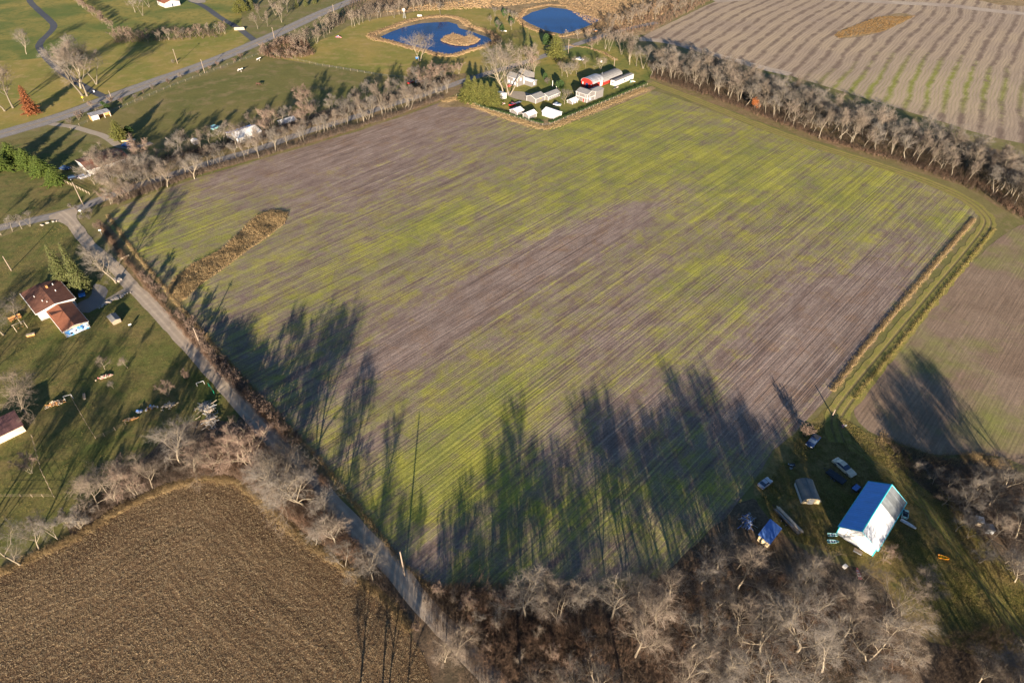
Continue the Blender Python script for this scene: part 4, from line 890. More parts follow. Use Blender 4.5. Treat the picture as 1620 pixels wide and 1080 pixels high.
for b in [(131, 184), (145, 172), (157, 180), (163, 168), (178, 165), (170, 173), (125, 190), (112, 196)]: tree(rt.choice(['greyshrub', 'pink', 'leafdark']), b, rt.uniform(2.6, 4), 'bush among the brush around the open red shed', cat='bush', name='bush', group='bushes around the open shed', wide=1.2)
for p in line_pts([(190, 164), (230, 148), (270, 133), (330, 112), (390, 92)], 8, 1, rt): plant(rt.choice(['shrub', 'greyshrub']), p, rt.uniform(1.8, 3), 'low bare shrub along the pasture fence by the paved road', cat='shrub', name='bare_shrub', group='shrubs along the pasture fence')
tree('greyshrub', (275, 101), 2.4, 'small round dark bush at the foot of the golden lawn pole', cat='bush')
for p in line_pts([(410, 88), (430, 78), (455, 66), (480, 90), (450, 92), (425, 90)], 4, 3, rt): plant('pink', p, rt.uniform(3.5, 5), 'rosy brown thicket bush between the paved road and the pond meadow', cat='bush', name='bare_bush', group='thicket bushes by the pond meadow', wide=1.3)
for p in line_pts([(118, 330), (140, 350), (146, 338)], 4, 1, rt): plant('greyshrub', p, 2.2, 'dark low bush at the road junction corner', cat='bush', name='bare_bush', group='bushes at the junction')

far_build('tree_belt_depths', ['tall0', 'tall1', 'tall3']); far_build('hedgerow_depths', ['tall0', 'tall1', 'tall3']); far_build('pond_brush_trees', ['tall0', 'tall2', 'tall4'])
# ------------------------------------------------------------------ brush, grass and litter (stuff)
def PQ(*px): return [G(*p) for p in px]
twiggy('undergrowth', pts_in(PQ((1020, 98), (1100, 112), (1250, 158), (1400, 200), (1560, 240), (1680, 290), (1640, 350), (1590, 325), (1500, 286), (1400, 250), (1280, 214), (1160, 168), (1040, 128)), 6500), 2.3, .35, M['brush_dark'], 5, 4, .02)
twiggy('undergrowth', pts_along(TL, 2200, 3.5), 1.6, .3, M['brush_pink'], 6, 4, .018)
twiggy('undergrowth', pts_in(PQ((690, 925), (900, 918), (1040, 915), (1120, 850), (1180, 870), (1260, 910), (1400, 960), (1440, 1080), (1000, 1180), (760, 1100), (680, 990)), 4200), 1.2, .45, M['brush'], 5, 4, .014)
twiggy('undergrowth', pts_in(PQ((650, 920), (760, 930), (900, 990), (960, 1120), (800, 1120), (700, 1000)), 1600), 1.4, .5, M['brush_dark'], 5, 4, .014)
twiggy('undergrowth', pts_in(PQ((330, 690), (400, 690), (470, 740), (540, 830), (610, 910), (650, 975), (620, 950), (540, 880), (470, 830), (410, 780), (360, 750), (270, 765), (200, 790), (130, 835), (120, 815), (200, 750), (290, 710)), 4200), 1.6, .5, M['brush'], 5, 4, .013)
twiggy('undergrowth', pts_in(PQ((1490, 1010), (1560, 990), (1640, 1000), (1700, 1200), (1450, 1200)), 1500), 1.2, .45, M['brush_dark'], 5, 4, .014)
twiggy('undergrowth', pts_in(PQ((345, 700), (400, 696), (470, 750), (540, 840), (600, 905), (560, 895), (480, 840), (420, 785), (370, 752), (300, 755)), 1500), 2.8, .5, M['brush_pink'], 6, 6, .012)
twiggy('undergrowth', pts_in(PQ((700, 930), (900, 925), (1060, 925), (1110, 880), (1260, 920), (1400, 960), (1420, 1080), (1000, 1160), (780, 1090)), 1500), 2.6, .5, M['brush_pink'], 6, 6, .012, clump=1.4)
twiggy('undergrowth', pts_in(PQ((1400, 700), (1450, 715), (1520, 735), (1620, 760), (1700, 860), (1640, 900), (1560, 840), (1480, 790)), 1500), 1.2, .45, M['brush'], 5, 4, .014)
twiggy('undergrowth', pts_along([(180, 322), (260, 293), (330, 269), (420, 245), (520, 216), (620, 184), (700, 155)], 1800, 2.5), 2.0, .35, M['brush'], 6, 4, .018)
twiggy('undergrowth', pts_along([(150, 282), (230, 262), (330, 240), (420, 214), (520, 186), (620, 158), (720, 122)], 3000, 6), 2.0, .35, M['brush'], 6, 4, .02)
twiggy('undergrowth', pts_in(PQ((180, 70), (350, 60), (355, 46), (280, 48), (180, 54)), 500), 2.4, .35, M['brush'], 5, 4, .03)
twiggy('undergrowth', pts_in(PQ((405, 88), (440, 66), (480, 60), (500, 88), (450, 95)), 600), 2.4, .3, M['brush_pink'], 6, 4, .03)
twiggy('undergrowth', pts_in(PQ((500, 60), (560, 30), (640, 12), (760, 2), (840, -8), (1000, -20), (700, -30), (560, 0)), 2400), 2.6, .3, M['brush'], 5, 4, .035)
twiggy('undergrowth', pts_in(PQ((950, 60), (1000, 20), (1100, -20), (1140, -4), (1080, 24), (1030, 50)), 900), 2.2, .3, M['brush_pink'], 5, 4, .035)
twiggy('undergrowth', pts_along([(160, 358), (190, 400), (230, 450), (262, 488), (300, 535), (350, 588), (400, 640), (450, 690), (520, 775)], 1500, 1.1), 1.3, .4, M['brush_pink'], 5, 4, .014)
tufts('dry_grass', pts_in(PQ((430, 331), (456, 336), (450, 354), (425, 374), (392, 396), (352, 426), (318, 450), (288, 478), (262, 462), (275, 440), (305, 418), (342, 400), (368, 380), (385, 360), (408, 342)), 4200), 7, .75, .7, .035, M['grass_tan'], foot=.35, clump=1.2)
tufts('dry_grass', pts_along([(1541, 346), (1490, 405), (1428, 478), (1366, 552), (1316, 618)], 4200, 1.0), 6, .5, .5, .026, M['grass_tan'], foot=.3)
tufts('dry_grass', pts_along([(1572, 362), (1540, 402), (1470, 486), (1410, 560), (1350, 630)], 2000, .9), 6, .5, .6, .025, M['grass_olive'], foot=.3)
tufts('dry_grass', pts_along([(170, 340), (212, 398), (272, 470), (345, 555), (445, 664), (505, 726), (560, 795), (640, 895), (720, 960), (790, 1060)], 3800, .9), 6, .55, .6, .022, M['grass_tan'], foot=.3)
tufts('dry_grass', pts_along([(0, 905), (60, 877), (130, 845), (200, 800), (260, 774), (320, 755), (380, 762), (425, 803), (475, 850), (520, 880), (570, 915), (620, 955), (650, 998)], 5200, 1.6), 6, .55, .7, .022, M['grass_tan'], foot=.3, clump=1)
tufts('dry_grass', pts_along([(700, 161), (728, 154), (765, 173), (858, 203), (870, 202), (940, 173), (1022, 140)], 4200, 3.4), 6, .5, .6, .04, M['grass_tan'], foot=.35)
for rim, n, ww in ((RIM1, 4200, 3.2), (RIM2, 2600, 2.6)): tufts('reeds', pts_along(rim + rim[:1], n, ww), 6, .9, .4, .06, M['brush_tan'], foot=.4)
tufts('reeds', pts_in(PQ(*ISL), 900), 7, 1.0, .5, .06, M['brush_tan'], z=.3, foot=.4)
tufts('dry_grass', pts_in(PQ((600, 20), (700, 4), (850, -6), (1100, -20), (1040, 30), (960, 56), (880, 2), (760, 14)), 5200), 6, 1.1, .4, .08, M['brush_tan'], foot=.6)
tufts('dry_grass', pts_in(PQ((1318, 54), (1388, 27), (1448, 26), (1395, 51), (1325, 61)), 1500), 6, .6, .6, .06, M['grass_brown'], foot=.4)
tufts('dry_grass', pts_along([(1390, 690), (1430, 708), (1480, 728), (1540, 722), (1600, 735)], 1800, 2.2), 6, .55, .7, .02, M['grass_tan'], foot=.3, clump=1)
tufts('rough_grass', pts_in(PQ((1330, 660), (1440, 720), (1560, 850), (1660, 980), (1640, 1060), (1500, 1000), (1400, 900), (1240, 850), (1200, 790), (1270, 680)), 20000), 5, .30, .9, .022, M['grass_olive'], foot=.35, clump=1.2)
tufts('rough_grass', pts_in(PQ((0, 420), (60, 360), (112, 352), (200, 455), (262, 522), (330, 594), (395, 668), (300, 655), (240, 705), (90, 835), (0, 865), (-60, 700)), 9000), 4, .16, 1.2, .02, M['grass_olive'], foot=.4, clump=1.5)
tufts('corn_stubble', pts_in(TILL_P, 60000), 2, .16, 1.4, .03, M['straw'], z=.04, foot=.2)
tufts('leaf_litter', pts_in(PQ((690, 925), (1040, 915), (1180, 820), (1400, 920), (1440, 1080), (1000, 1180), (760, 1100), (650, 960)), 6000), 4, .2, 2.0, .03, M['brush'], foot=.4)

# ------------------------------------------------------------------ buildings
UX, UY, RZ = heading(GRID), heading(GRID - 90), R(90 - GRID)
def rz_of(hd): return R(90 - hd)
def roof_mesh(a, b, h, rise, ridge, ov=.3, th=.1, x0=0, x1=None):
    """two roof slabs over a box a x b (x0..x1 limits them along the ridge); returns near and far slab vertex sets"""
    out = []
    if ridge == 'x':
        xa, xb = -ov + x0, (a if x1 is None else x1) + ov; m = b / 2; k = rise / m; e = h - k * ov
        out.append([(xa, -ov, e), (xb, -ov, e), (xb, m, h + rise), (xa, m, h + rise)])
        out.append([(xa, b + ov, e), (xa, m, h + rise), (xb, m, h + rise), (xb, b + ov, e)])
    else:
        ya, yb = -ov, b + ov; m = a / 2; k = rise / m; e = h - k * ov
        out.append([(-ov, ya, e), (m, ya, h + rise), (m, yb, h + rise), (-ov, yb, e)])
        out.append([(a + ov, ya, e), (a + ov, yb, e), (m, yb, h + rise), (m, ya, h + rise)])
    return out
def slab(mb, q, th, mi):
    t = [(x, y, z + th + .012) for x, y, z in q]; bt = [(x, y, z + .012) for x, y, z in q]
    mb.add(t + bt, [(0, 1, 2, 3), (7, 6, 5, 4), (0, 4, 5, 1), (1, 5, 6, 2), (2, 6, 7, 3), (3, 7, 4, 0)], mi)
def walls(mb, a, b, h, rise, ridge, mi=0):
    if ridge == 'x':
        P0 = [(0, 0, -.1), (0, b, -.1), (0, b, h), (0, b / 2, h + rise), (0, 0, h)]
        vs = P0 + [(a, y, z) for _, y, z in P0]; n = 5
    elif ridge == 'y':
        P0 = [(0, 0, -.1), (a, 0, -.1), (a, 0, h), (a / 2, 0, h + rise), (0, 0, h)]
        vs = P0 + [(x, b, z) for x, _, z in P0]; n = 5
    else:                                     # mono-pitch rising towards +y
        P0 = [(0, 0, -.1), (0, b, -.1), (0, b, h + rise), (0, 0, h)]; vs = P0 + [(a, y, z) for _, y, z in P0]; n = 4
    mb.add(vs, [tuple(range(n)), tuple(range(2 * n - 1, n - 1, -1))] + [(i, i + n, (i + 1) % n + n, (i + 1) % n) for i in range(n)], mi)
def opening(root, kind, wall, s, z, w_, h_, frame, pane, a, b):
    """window or door standing proud of a wall, its pane a sub-part"""
    if wall == 'x': c = (s, -.03, z); d = (w_ + .2, .1, h_ + .2); c2 = (s, -.085, z); d2 = (w_, .03, h_)
    elif wall == 'y': c = (-.03, s, z); d = (.1, w_ + .2, h_ + .2); c2 = (-.085, s, z); d2 = (.03, w_, h_)
    elif wall == 'X': c = (s, b + .03, z); d = (w_ + .2, .1, h_ + .2); c2 = (s, b + .085, z); d2 = (w_, .03, h_)
    else: c = (a + .03, s, z); d = (.1, w_ + .2, h_ + .2); c2 = (a + .085, s, z); d2 = (.03, w_, h_)
    m = MB(); m.box(c, d); f = m.build(kind, frame, root); m = MB(); m.box(c2, d2); m.build('pane' if kind == 'window' else 'door_leaf', pane, f); return f
def building(name, label, cat, N, L, Rr, h, rise, ridge, wall, roof, roof2=None, trim='white', wins=(), group=None, ov=.3, az=GRID, a=None, b=None, corner=True):
    n = G(*N); ux, uy = heading(az), heading(az - 90)
    a = a or max(1.0, (G(*Rr) - n).dot(ux)); b = b or max(1.0, (G(*L) - n).dot(uy))
    e = empty(name, n + Vector((0, 0, .03)), label, cat, rz_of(az), group)
    mb = MB(); walls(mb, a, b, h, rise, ridge); mb.build('wall', M[wall], e)
    mb = MB()
    if ridge in 'xy':
        q = roof_mesh(a, b, h, rise, ridge, ov); slab(mb, q[0], .1, 0); slab(mb, q[1], .1, 1)
    else:
        k = rise / b; slab(mb, [(-ov, -ov, h - k * ov), (a + ov, -ov, h - k * ov), (a + ov, b + ov, h + rise + k * ov), (-ov, b + ov, h + rise + k * ov)], .1, 0)
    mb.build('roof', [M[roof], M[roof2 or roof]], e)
    if trim and ridge in 'xy':
        mb = MB(); q = roof_mesh(a, b, h, rise, ridge, ov + .02)
        for s in q:
            es = [(s[0], s[3]), (s[1], s[2]), (s[0], s[1])] if ridge == 'x' and s is q[0] else ([(s[0], s[1]), (s[3], s[2]), (s[0], s[3])] if s is not q[1] or ridge == 'x' else [(s[0], s[3]), (s[1], s[2]), (s[0], s[1])])
            for p0, p1 in es: mb.tube([Vector(p0) + Vector((0, 0, -.02)), Vector(p1) + Vector((0, 0, -.02))], [.09, .09], 4)
        if corner:
            for cx, cy in ((0, 0), (a, 0), (0, b), (a, b)): mb.box((cx, cy, h / 2), (.16, .16, h))
        mb.build('trim', M[trim], e)
    for w_ in wins: opening(e, w_[0], w_[1], w_[2] * (a if w_[1] in 'xX' else b), w_[3], w_[4], w_[5], M[w_[6] if len(w_) > 6 else 'white'], M[w_[7] if len(w_) > 7 else 'glass'], a, b)
    return e, a, b
def ZA(x, y): return (780 + x / 9, 80 + y / 9)
def ZB(x, y): return (890 + x / 9, 80 + y / 9)
def ZC(x, y): return (1180 + x / 4.154, 640 + y / 4.154)
def Z8(x, y): return (x / 7.714, 420 + y / 7.714)

# the big barn
e = empty('barn', G(1380, 879.5) + Vector((0, 0, .03)), 'large white metal barn with its far roof slope coloured shade blue, right of the arched shed', 'barn', RZ)
a, b, h, rs = 15.6, 7.6, 2.75, 2.35
mb = MB(); walls(mb, a, b, h, rs, 'x'); mb.build('wall', M['barn_wall'], e)
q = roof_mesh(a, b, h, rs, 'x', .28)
mb = MB(); slab(mb, q[1], .1, 0); mb.build('roof', M['blue_metal'], e)['label'] = 'white metal roof slope facing the yard, coloured shade blue'
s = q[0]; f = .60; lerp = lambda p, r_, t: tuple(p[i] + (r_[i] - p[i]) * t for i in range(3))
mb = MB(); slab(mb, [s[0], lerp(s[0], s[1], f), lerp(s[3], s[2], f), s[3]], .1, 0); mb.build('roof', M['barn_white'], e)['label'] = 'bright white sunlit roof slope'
mb = MB(); slab(mb, [lerp(s[0], s[1], f + .002), s[1], s[2], lerp(s[3], s[2], f + .002)], .09, 0); mb.build('roof', M['barn_grey'], e)['label'] = 'grey end of the white roof slope'
mb = MB()
mb.tube([(-.3, b / 2, h + rs + .14), (a + .3, b / 2, h + rs + .14)], [.14, .14], 6)
for y_, s_ in ((b + .3, 1), (-.3, -1)): mb.tube([(-.3, y_, h - .12), (a + .3, y_, h - .12)], [.1, .1], 4)
for x_ in (-.32, a + .32):
    for y_ in (b + .3, -.3): mb.tube([(x_, y_, h - .12), (x_, b / 2, h + rs + .1)], [.09, .09], 4)
mb.box((-.02, b - .02, h / 2), (.16, .16, h)); mb.box((-.02, .02, h / 2), (.16, .16, h)); mb.build('trim', M['teal'], e)
f_ = opening(e, 'door', 'y', b * .62, 1.15, 2.4, 2.3, M['white'], M['barn_wall'], a, b)
opening(e, 'door', 'X', a * .35, 1.2, 3, 2.4, M['white'], M['barn_wall'], a, b)

# arched shed
fl, fr, bl = G(1268, 798), G(1294, 795.5), G(1257, 768)
ax = (bl - fl).normalized(); wid = abs((fr - fl).dot(Vector((ax.y, -ax.x, 0)))); ln = (bl - fl).length
e = empty('arched_shed', (fl + fr) / 2 + Vector((0, 0, .03)), 'small arched shed with dark barrel roof and cream front, left of the big barn', 'shed', math.atan2(ax.y, ax.x))
arc = [(wid / 2 * math.cos(t), 1.15 + 1.05 * math.sin(t)) for t in np.linspace(0, math.pi, 15)]
mb = MB(); mb.prism([(-wid / 2, -.1), (wid / 2, -.1)] + arc, 0, ln, axis='x'); mb.build('wall', M['cream'], e)
mb = MB()
out = [((wid / 2 + .14) * math.cos(t), 1.12 + 1.2 * math.sin(t)) for t in np.linspace(-.05, math.pi + .05, 17)]; inn = [((wid / 2 + .03) * math.cos(t), 1.12 + 1.1 * math.sin(t)) for t in np.linspace(-.05, math.pi + .05, 17)]
for i in range(16): mb.prism([out[i], out[i + 1], inn[i + 1], inn[i]], -.25, ln + .2, axis='x')
mb.build('roof', M['slate'], e, smooth=False)
mb = MB(); mb.box((ln / 2, wid / 2 + .03, .5), (ln, .06, 1.1)); mb.box((ln / 2, -wid / 2 - .03, .5), (ln, .06, 1.1)); mb.build('side_wall', M['white'], e)
mb = MB(); mb.box((-.04, .05, .85), (.07, 1.2, 1.7)); d = mb.build('door', M['white'], e); mb = MB(); mb.box((-.09, .5, .85), (.04, .08, .2)); mb.build('handle', M['dark_metal'], d)
mb = MB(); mb.box((-.05, wid * .33, 1.15), (.05, .45, .45)); mb.build('window', M['glass'], e)

building('small_shed', 'small shed with a blue pitched roof at the edge of the bottom wood', 'shed', (1214, 866), (1196, 857), (1231, 843), 1.7, .5, 'mono', 'cream', 'blue_tarp', wins=[('door', 'y', .5, .75, .9, 1.4, 'wood', 'cream')], ov=.25)  # roof slope in one mottled blue
# brown roofed house, left
building('house', 'brown roofed house by the two tall spruces, its end wall painted in blue and white', 'house', (106, 534), (80, 502), (138.5, 513), 2.3, .75, 'y', 'cream', 'brown_roof', wins=[('door', 'y', .3, 1.0, .9, 1.9), ('window', 'y', .7, 1.3, 1.2, .9)], ov=.35)
HOUSE = [o for o in bpy.data.objects if o.name == 'house'][0]
n0 = G(106, 534); wa = (G(138.5, 513) - n0).dot(UX)
mb = MB(); mb.box((wa / 2, -.06, 1.02), (wa - .4, .06, 1.95)); mur = mb.build('painted_wall', M['mural'], HOUSE); mur['label'] = 'end wall painted in blue and white'
mb = MB()
for sx, sz, r_ in ((.25, .8, .35), (.45, 1.0, .3), (.78, 1.25, .22)): mb.tube([(wa * sx, -.09, sz), (wa * sx, -.12, sz)], [r_, r_], 12)
mb.build('window', M['glass'], mur)
# upper wing joined to the same house
nn = G(64, 505); a2 = (G(118, 478) - nn).dot(UX); b2 = (G(40, 474) - nn).dot(UY); off2 = nn - n0; ox, oy = off2.dot(UX), off2.dot(UY)
def shift(mb, dx, dy): mb.v = [(x + dx, y + dy, z) for x, y, z in mb.v]
oy = (G(80, 502) - n0).dot(UY) + .02
mb = MB(); walls(mb, a2, b2, 2.9, .8, 'y'); shift(mb, ox, oy); mb.build('wing_wall', M['white_side'], HOUSE)
mb = MB(); q = roof_mesh(a2, b2, 2.9, .8, 'y', .4); slab(mb, q[0], .1, 0); slab(mb, q[1], .1, 0); shift(mb, ox, oy); wr = mb.build('wing_roof', M['brown_roof2'], HOUSE)
mb = MB(); mb.box((ox + a2 * .62, oy + b2 * .75, 3.9), (.5, .7, .9)); mb.build('chimney', M['wood_orange'], wr)
mb = MB()
for fx, fy in ((.3, .3), (.38, .18), (.75, .5), (.8, .8), (.2, .6)): mb.tube([(ox + a2 * fx, oy + b2 * fy, 3.2), (ox + a2 * fx, oy + b2 * fy, 3.95)], [.12, .12], 8)
mb.build('roof_vent', M['white'], wr)
mb = MB(); q = roof_mesh(a2, b2, 2.9, .8, 'y', .43)
for p0, p1 in ((q[0][0], q[0][1]), (q[0][0], q[0][3]), (q[1][3], q[1][0]), (q[1][0], q[1][1])): mb.tube([p0, p1], [.13, .13], 4)
shift(mb, ox, oy); mb.build('gutter', M['white'], HOUSE)
mb = MB(); ch = [(wa * .12, 0), (wa * .55, 0), (wa * .33, .0)]     # cross gable on the lower roof
bl_ = (G(80, 502) - n0).dot(UY); mb.add([(.0, bl_ * .35, 2.35), (.0, bl_ * .95, 2.35), (0, bl_ * .65, 3.25), (wa * .5, bl_ * .65, 3.3)], [(0, 2, 1), (0, 3, 2), (1, 2, 3), (0, 1, 3)]); mb.build('cross_gable', M['brown_roof'], HOUSE)
building('garden_shed', 'small grey roofed shed on the left lawn near the gravel road', 'shed', (180, 514.5), (173.5, 505), (192, 508.5), 1.15, .3, 'y', 'wood', 'grey_roof', ov=.15, trim=None)
building('field_shed', 'corrugated brown roofed shed with plank wall at the left edge', 'shed', (-22, 713), (-36, 694), (43, 684), 2.1, .5, 'mono', 'wood_pale', 'purple_roof', ov=.3)
# farmyard
W1 = ('window', 'y', .28, 2.6, .8, 1.2, 'white', 'glass_pale')
building('farmhouse', 'grey two storey farmhouse with tall white windows behind the towering bare tree', 'house', ZA(345, 520), ZA(203, 474), ZA(425, 482), 4.2, 1.4, 'y', 'grey_side', 'grey_roof', wins=[('window', 'y', .2, 1.5, .8, 1.3, 'white', 'glass_pale'), ('window', 'y', .5, 1.5, .8, 1.3, 'white', 'glass_pale'), ('window', 'y', .82, 1.5, .8, 1.3, 'white', 'glass_pale'), ('window', 'x', .5, 3.3, .8, 1.2, 'white', 'glass_pale'), ('window', 'y', .35, 3.3, .7, .9, 'white', 'glass_pale')])
FH = [o for o in bpy.data.objects if o.name == 'farmhouse'][0]; n1 = G(*ZA(345, 520))
def wing(root, n_, N, L, Rr, h, rise, ridge, wm, rm, nm, rm2=None):
    nn = G(*N); a_ = (G(*Rr) - nn).dot(UX); b_ = (G(*L) - nn).dot(UY); o_ = nn - n_; x_, y_ = o_.dot(UX), o_.dot(UY)
    mb = MB(); walls(mb, a_, b_, h, rise, ridge); shift(mb, x_, y_); mb.build(nm + '_wall', M[wm], root)
    mb = MB(); q = roof_mesh(a_, b_, h, rise, ridge, .25); slab(mb, q[0], .1, 0); slab(mb, q[1], .1, 1); shift(mb, x_, y_); mb.build(nm + '_roof', [M[rm], M[rm2 or rm]], root)
    return x_, y_, a_, b_
x_, y_, a_, b_ = wing(FH, n1, ZA(550, 522), ZA(418, 478), ZA(608, 492), 2.6, .5, 'y', 'grey_side', 'white_roof', 'porch')
opening(FH, 'window', 'x', x_ + a_ * .5, 1.5, .9, 1.2, M['white'], M['glass_pale'], 0, 0)
FH.children[-1].location = (0, y_, 0); mb = MB(); mb.box((x_ - .05, y_ + b_ * .85, 1.4), (.1, .8, 1.5)); mb.build('window', M['glass_pale'], FH)
wing(FH, n1, ZA(500, 452), ZA(380, 400), ZA(565, 412), 3.6, 1.3, 'y', 'grey_side', 'grey_roof', 'rear_wing')
building('small_white_barn', 'small white building between the golden spruces and the farmhouse', 'shed', ZA(52, 735), ZA(22, 722), ZA(190, 684), 2.7, .8, 'y', 'white_side', 'white_roof', wins=[('window', 'x', .62, 1.9, .35, .9), ('window', 'x', .3, .9, .4, .4)], b=3.2)
building('grey_shed', 'grey gabled shed with grey roof and orange tag on its wall', 'shed', ZA(608, 760), ZA(487, 712), ZA(718, 702), 2.4, 1.1, 'x', 'grey_side', 'grey_roof')
mb = MB(); g_ = [o for o in bpy.data.objects if o.name == 'grey_shed'][0]; mb.box((3.6, -.06, 1.9), (.8, .06, .6)); mb.build('wall_sign', M['orange'], g_)
building('grey_shed', 'long grey shed with a row of small white framed windows', 'shed', ZA(785, 716), ZA(700, 676), ZA(925, 642), 2.0, 1.0, 'x', 'grey_side', 'grey_roof', wins=[('window', 'x', t, 1.2, .6, .7) for t in (.14, .3, .46, .62, .78)])
building('white_roofed_shed', 'larger grey shed with bright white roof near the field corner, left of two', 'shed', ZA(345, 940), ZA(245, 902), ZA(425, 902), 2.1, .9, 'x', 'grey_side', 'white_roof', 'white_roof_shade')
building('white_roofed_shed', 'smaller grey shed with bright white roof nearest the field corner, right one of two', 'shed', ZA(510, 990), ZA(432, 958), ZA(603, 942), 2.1, 1.0, 'x', 'grey_side', 'white_roof', 'white_roof_shade')
building('white_barn', 'long low white barn with white roof and white walls near the field corner fence', 'shed', ZA(862, 986), ZA(712, 924), ZA(953, 932), 2.2, 1.2, 'y', 'white_side', 'white_roof', 'white_roof_shade')
building('greenhouse', 'tiny grey greenhouse with pale roof left of the two storey grey barn', 'greenhouse', ZA(1130, 772), ZA(1060, 745), ZA(1192, 738), 1.4, .9, 'x', 'grey_side', 'white_roof', wins=[('window', 'x', .5, .8, .8, .6, 'white', 'glass_pale')])
wz = [('window', 'y', .2, 3.1, .7, .6), ('window', 'y', .75, 3.1, .7, .6), ('door', 'y', .3, .9, .9, 1.7, 'white', 'red'), ('window', 'y', .78, 1.2, .6, .7), ('window', 'x', .3, 3.2, .7, .6), ('window', 'x', .38, 1.3, 1.1, .5, 'white', 'glass_pale')]
building('grey_barn', 'two storey grey barn with white bands in front of the red barn', 'barn', ZB(345, 750), ZB(207, 692), ZB(462, 704), 4.2, 1.1, 'y', 'grey_side', 'grey_roof', wins=wz)
GB = [o for o in bpy.data.objects if o.name == 'grey_barn'][0]; nb = G(*ZB(345, 750))
x_, y_, a_, b_ = wing(GB, nb, ZB(464, 704), ZB(360, 664), ZB(590, 662), 3.9, .8, 'x', 'grey_side', 'grey_roof', 'side_wing')
ab = (G(*ZB(462, 704)) - nb).dot(UX); bb_ = (G(*ZB(207, 692)) - nb).dot(UY)
mb = MB(); mb.box(((x_ + a_) / 2, -.05, 2.2), (x_ + a_, .08, .2)); mb.box((-.05, bb_ / 2, 2.2), (.08, bb_, .2)); mb.box((x_ + a_, 0, 2), (.18, .18, 3.9)); mb.build('white_band', M['white'], GB)
mb = MB(); mb.box((x_ + a_ * .72, -.06, 1.0), (.5, .08, 1.5)); mb.build('door', M['red'], GB)
mb = MB(); mb.box((x_ + a_ * .35, -.06, 1.3), (1.0, .08, .45)); mb.build('window', M['glass_pale'], GB)
# red barn with a long curved roof
nr = G(*ZB(425, 560)); RB = empty('red_barn', nr + Vector((0, 0, .03)), 'red barn with long grey arched roof behind the two storey grey barn', 'barn', RZ)
al = (G(*ZB(580, 500)) - nr).dot(UX); at = (G(*ZB(852, 392)) - nr).dot(UX); bw = (G(*ZB(285, 500)) - nr).dot(UY)
def arched(root, x0, x1, b_, h, rs, wm, rm, nm, y0=0):
    P = [(y0 + b_ / 2 - b_ / 2 * math.cos(t), h + rs * math.sin(t) ** .8) for t in np.linspace(0, math.pi, 9)]
    mb = MB(); mb.prism([(y0 + b_, -.1), (y0, -.1)] + P, x0, x1, axis='x'); mb.build(nm + 'wall', M[wm], root)
    O = [(y0 + b_ / 2 - (b_ / 2 + .2) * math.cos(t), h - .05 + (rs + .16) * math.sin(t) ** .8) for t in np.linspace(0, math.pi, 9)]; I = [(y0 + b_ / 2 - (b_ / 2 + .04) * math.cos(t), h - .05 + (rs + .07) * math.sin(t) ** .8) for t in np.linspace(0, math.pi, 9)]
    mb = MB()
    for i in range(8): mb.prism([O[i], O[i + 1], I[i + 1], I[i]], x0 - .25, x1 + .1, axis='x')
    mb.build(nm + 'roof', M[rm], root)
M['pale_roof'] = ribbed('pale_old_metal_roof', (.24, .24, .25), .45, axis=0, pitch=.8, var=.3)
arched(RB, 0, al, bw, 2.9, 2.0, 'red', 'pale_roof', ''); arched(RB, al + .12, at, bw * .92, 1.7, 2.2, 'red', 'grey_roof', 'rear_', 0)
mb = MB(); mb.box((-.05, bw * .5, 1.3), (.1, 1.8, 2.4)); mb.build('door', M['p_navy'], RB)
mb = MB(); mb.box((-.05, bw * .85, 1.8), (.1, .5, 1.6)); mb.box((-.05, bw * .12, 2.2), (.1, .5, .7)); mb.build('window', M['white'], RB)
mb = MB(); mb.box((al * .8, -.06, 1.6), (2.0, .1, 2.6)); mb.build('side_door', M['white'], RB)
mb = MB(); mb.tube([(al * 1.4, bw / 2, 3.5), (al * 1.4, bw / 2, 5.2)], [.09, .07], 6); mb.build('flue', M['grey_metal'], RB)
building('mobile_home', 'long white mobile home with flat grey roof at the right end of the farmyard', 'mobile home', ZB(748, 512), ZB(692, 488), ZB(990, 402), 2.5, .25, 'x', 'white_side', 'grey_roof', wins=[('window', 'x', .5, 1.5, .7, .7, 'dark_metal'), ('door', 'x', .82, 1.1, .8, 1.9, 'white', 'p_teal'), ('window', 'y', .5, 1.5, .9, .5)], ov=.12)
# along the back road and the top left
building('long_white_barn', 'long white barn, white metal roof with shade-blue far slope, among trees at the pasture edge', 'barn', (377, 228), (360, 218), (412, 214), 2.4, 1.3, 'x', 'white_side', 'white_roof', 'white_roof_shade', wins=[('window', 'x', .25, 1.2, .7, .8), ('window', 'x', .55, 1.2, .7, .8), ('window', 'x', .85, 1.2, .7, .8)])
building('white_shed', 'white shed with pale metal roof alone in the back road hedgerow', 'shed', (450, 202.5), (441, 198), (467, 194.5), 2.0, 1.0, 'x', 'white_side', 'white_roof', 'white_roof_shade')
building('milk_shed', 'tiny white hut left of the long white barn', 'shed', (308, 230), (304, 227), (315, 227), 1.6, .5, 'y', 'white_side', 'white_roof', ov=.1)
building('bungalow', 'brown roofed bungalow with white trim hidden in trees by the junction', 'house', (143, 278), (125, 262), (202, 254), 2.4, 1.1, 'x', 'white_side', 'brown_roof2', wins=[('window', 'x', .3, 1.4, 1.1, .8), ('window', 'x', .7, 1.4, 1.1, .8), ('window', 'y', .5, 1.4, .9, .8)])
building('top_house', 'pale house with brown roof cut by the top edge', 'house', (262, 13), (236, 11), (281, 7), 2.8, 1.4, 'y', 'white_side', 'brown_roof', wins=[('window', 'y', t, 1.5, 1.1, 1.0) for t in (.2, .5, .8)] + [('door', 'x', .5, 1.1, 1, 2.0)])
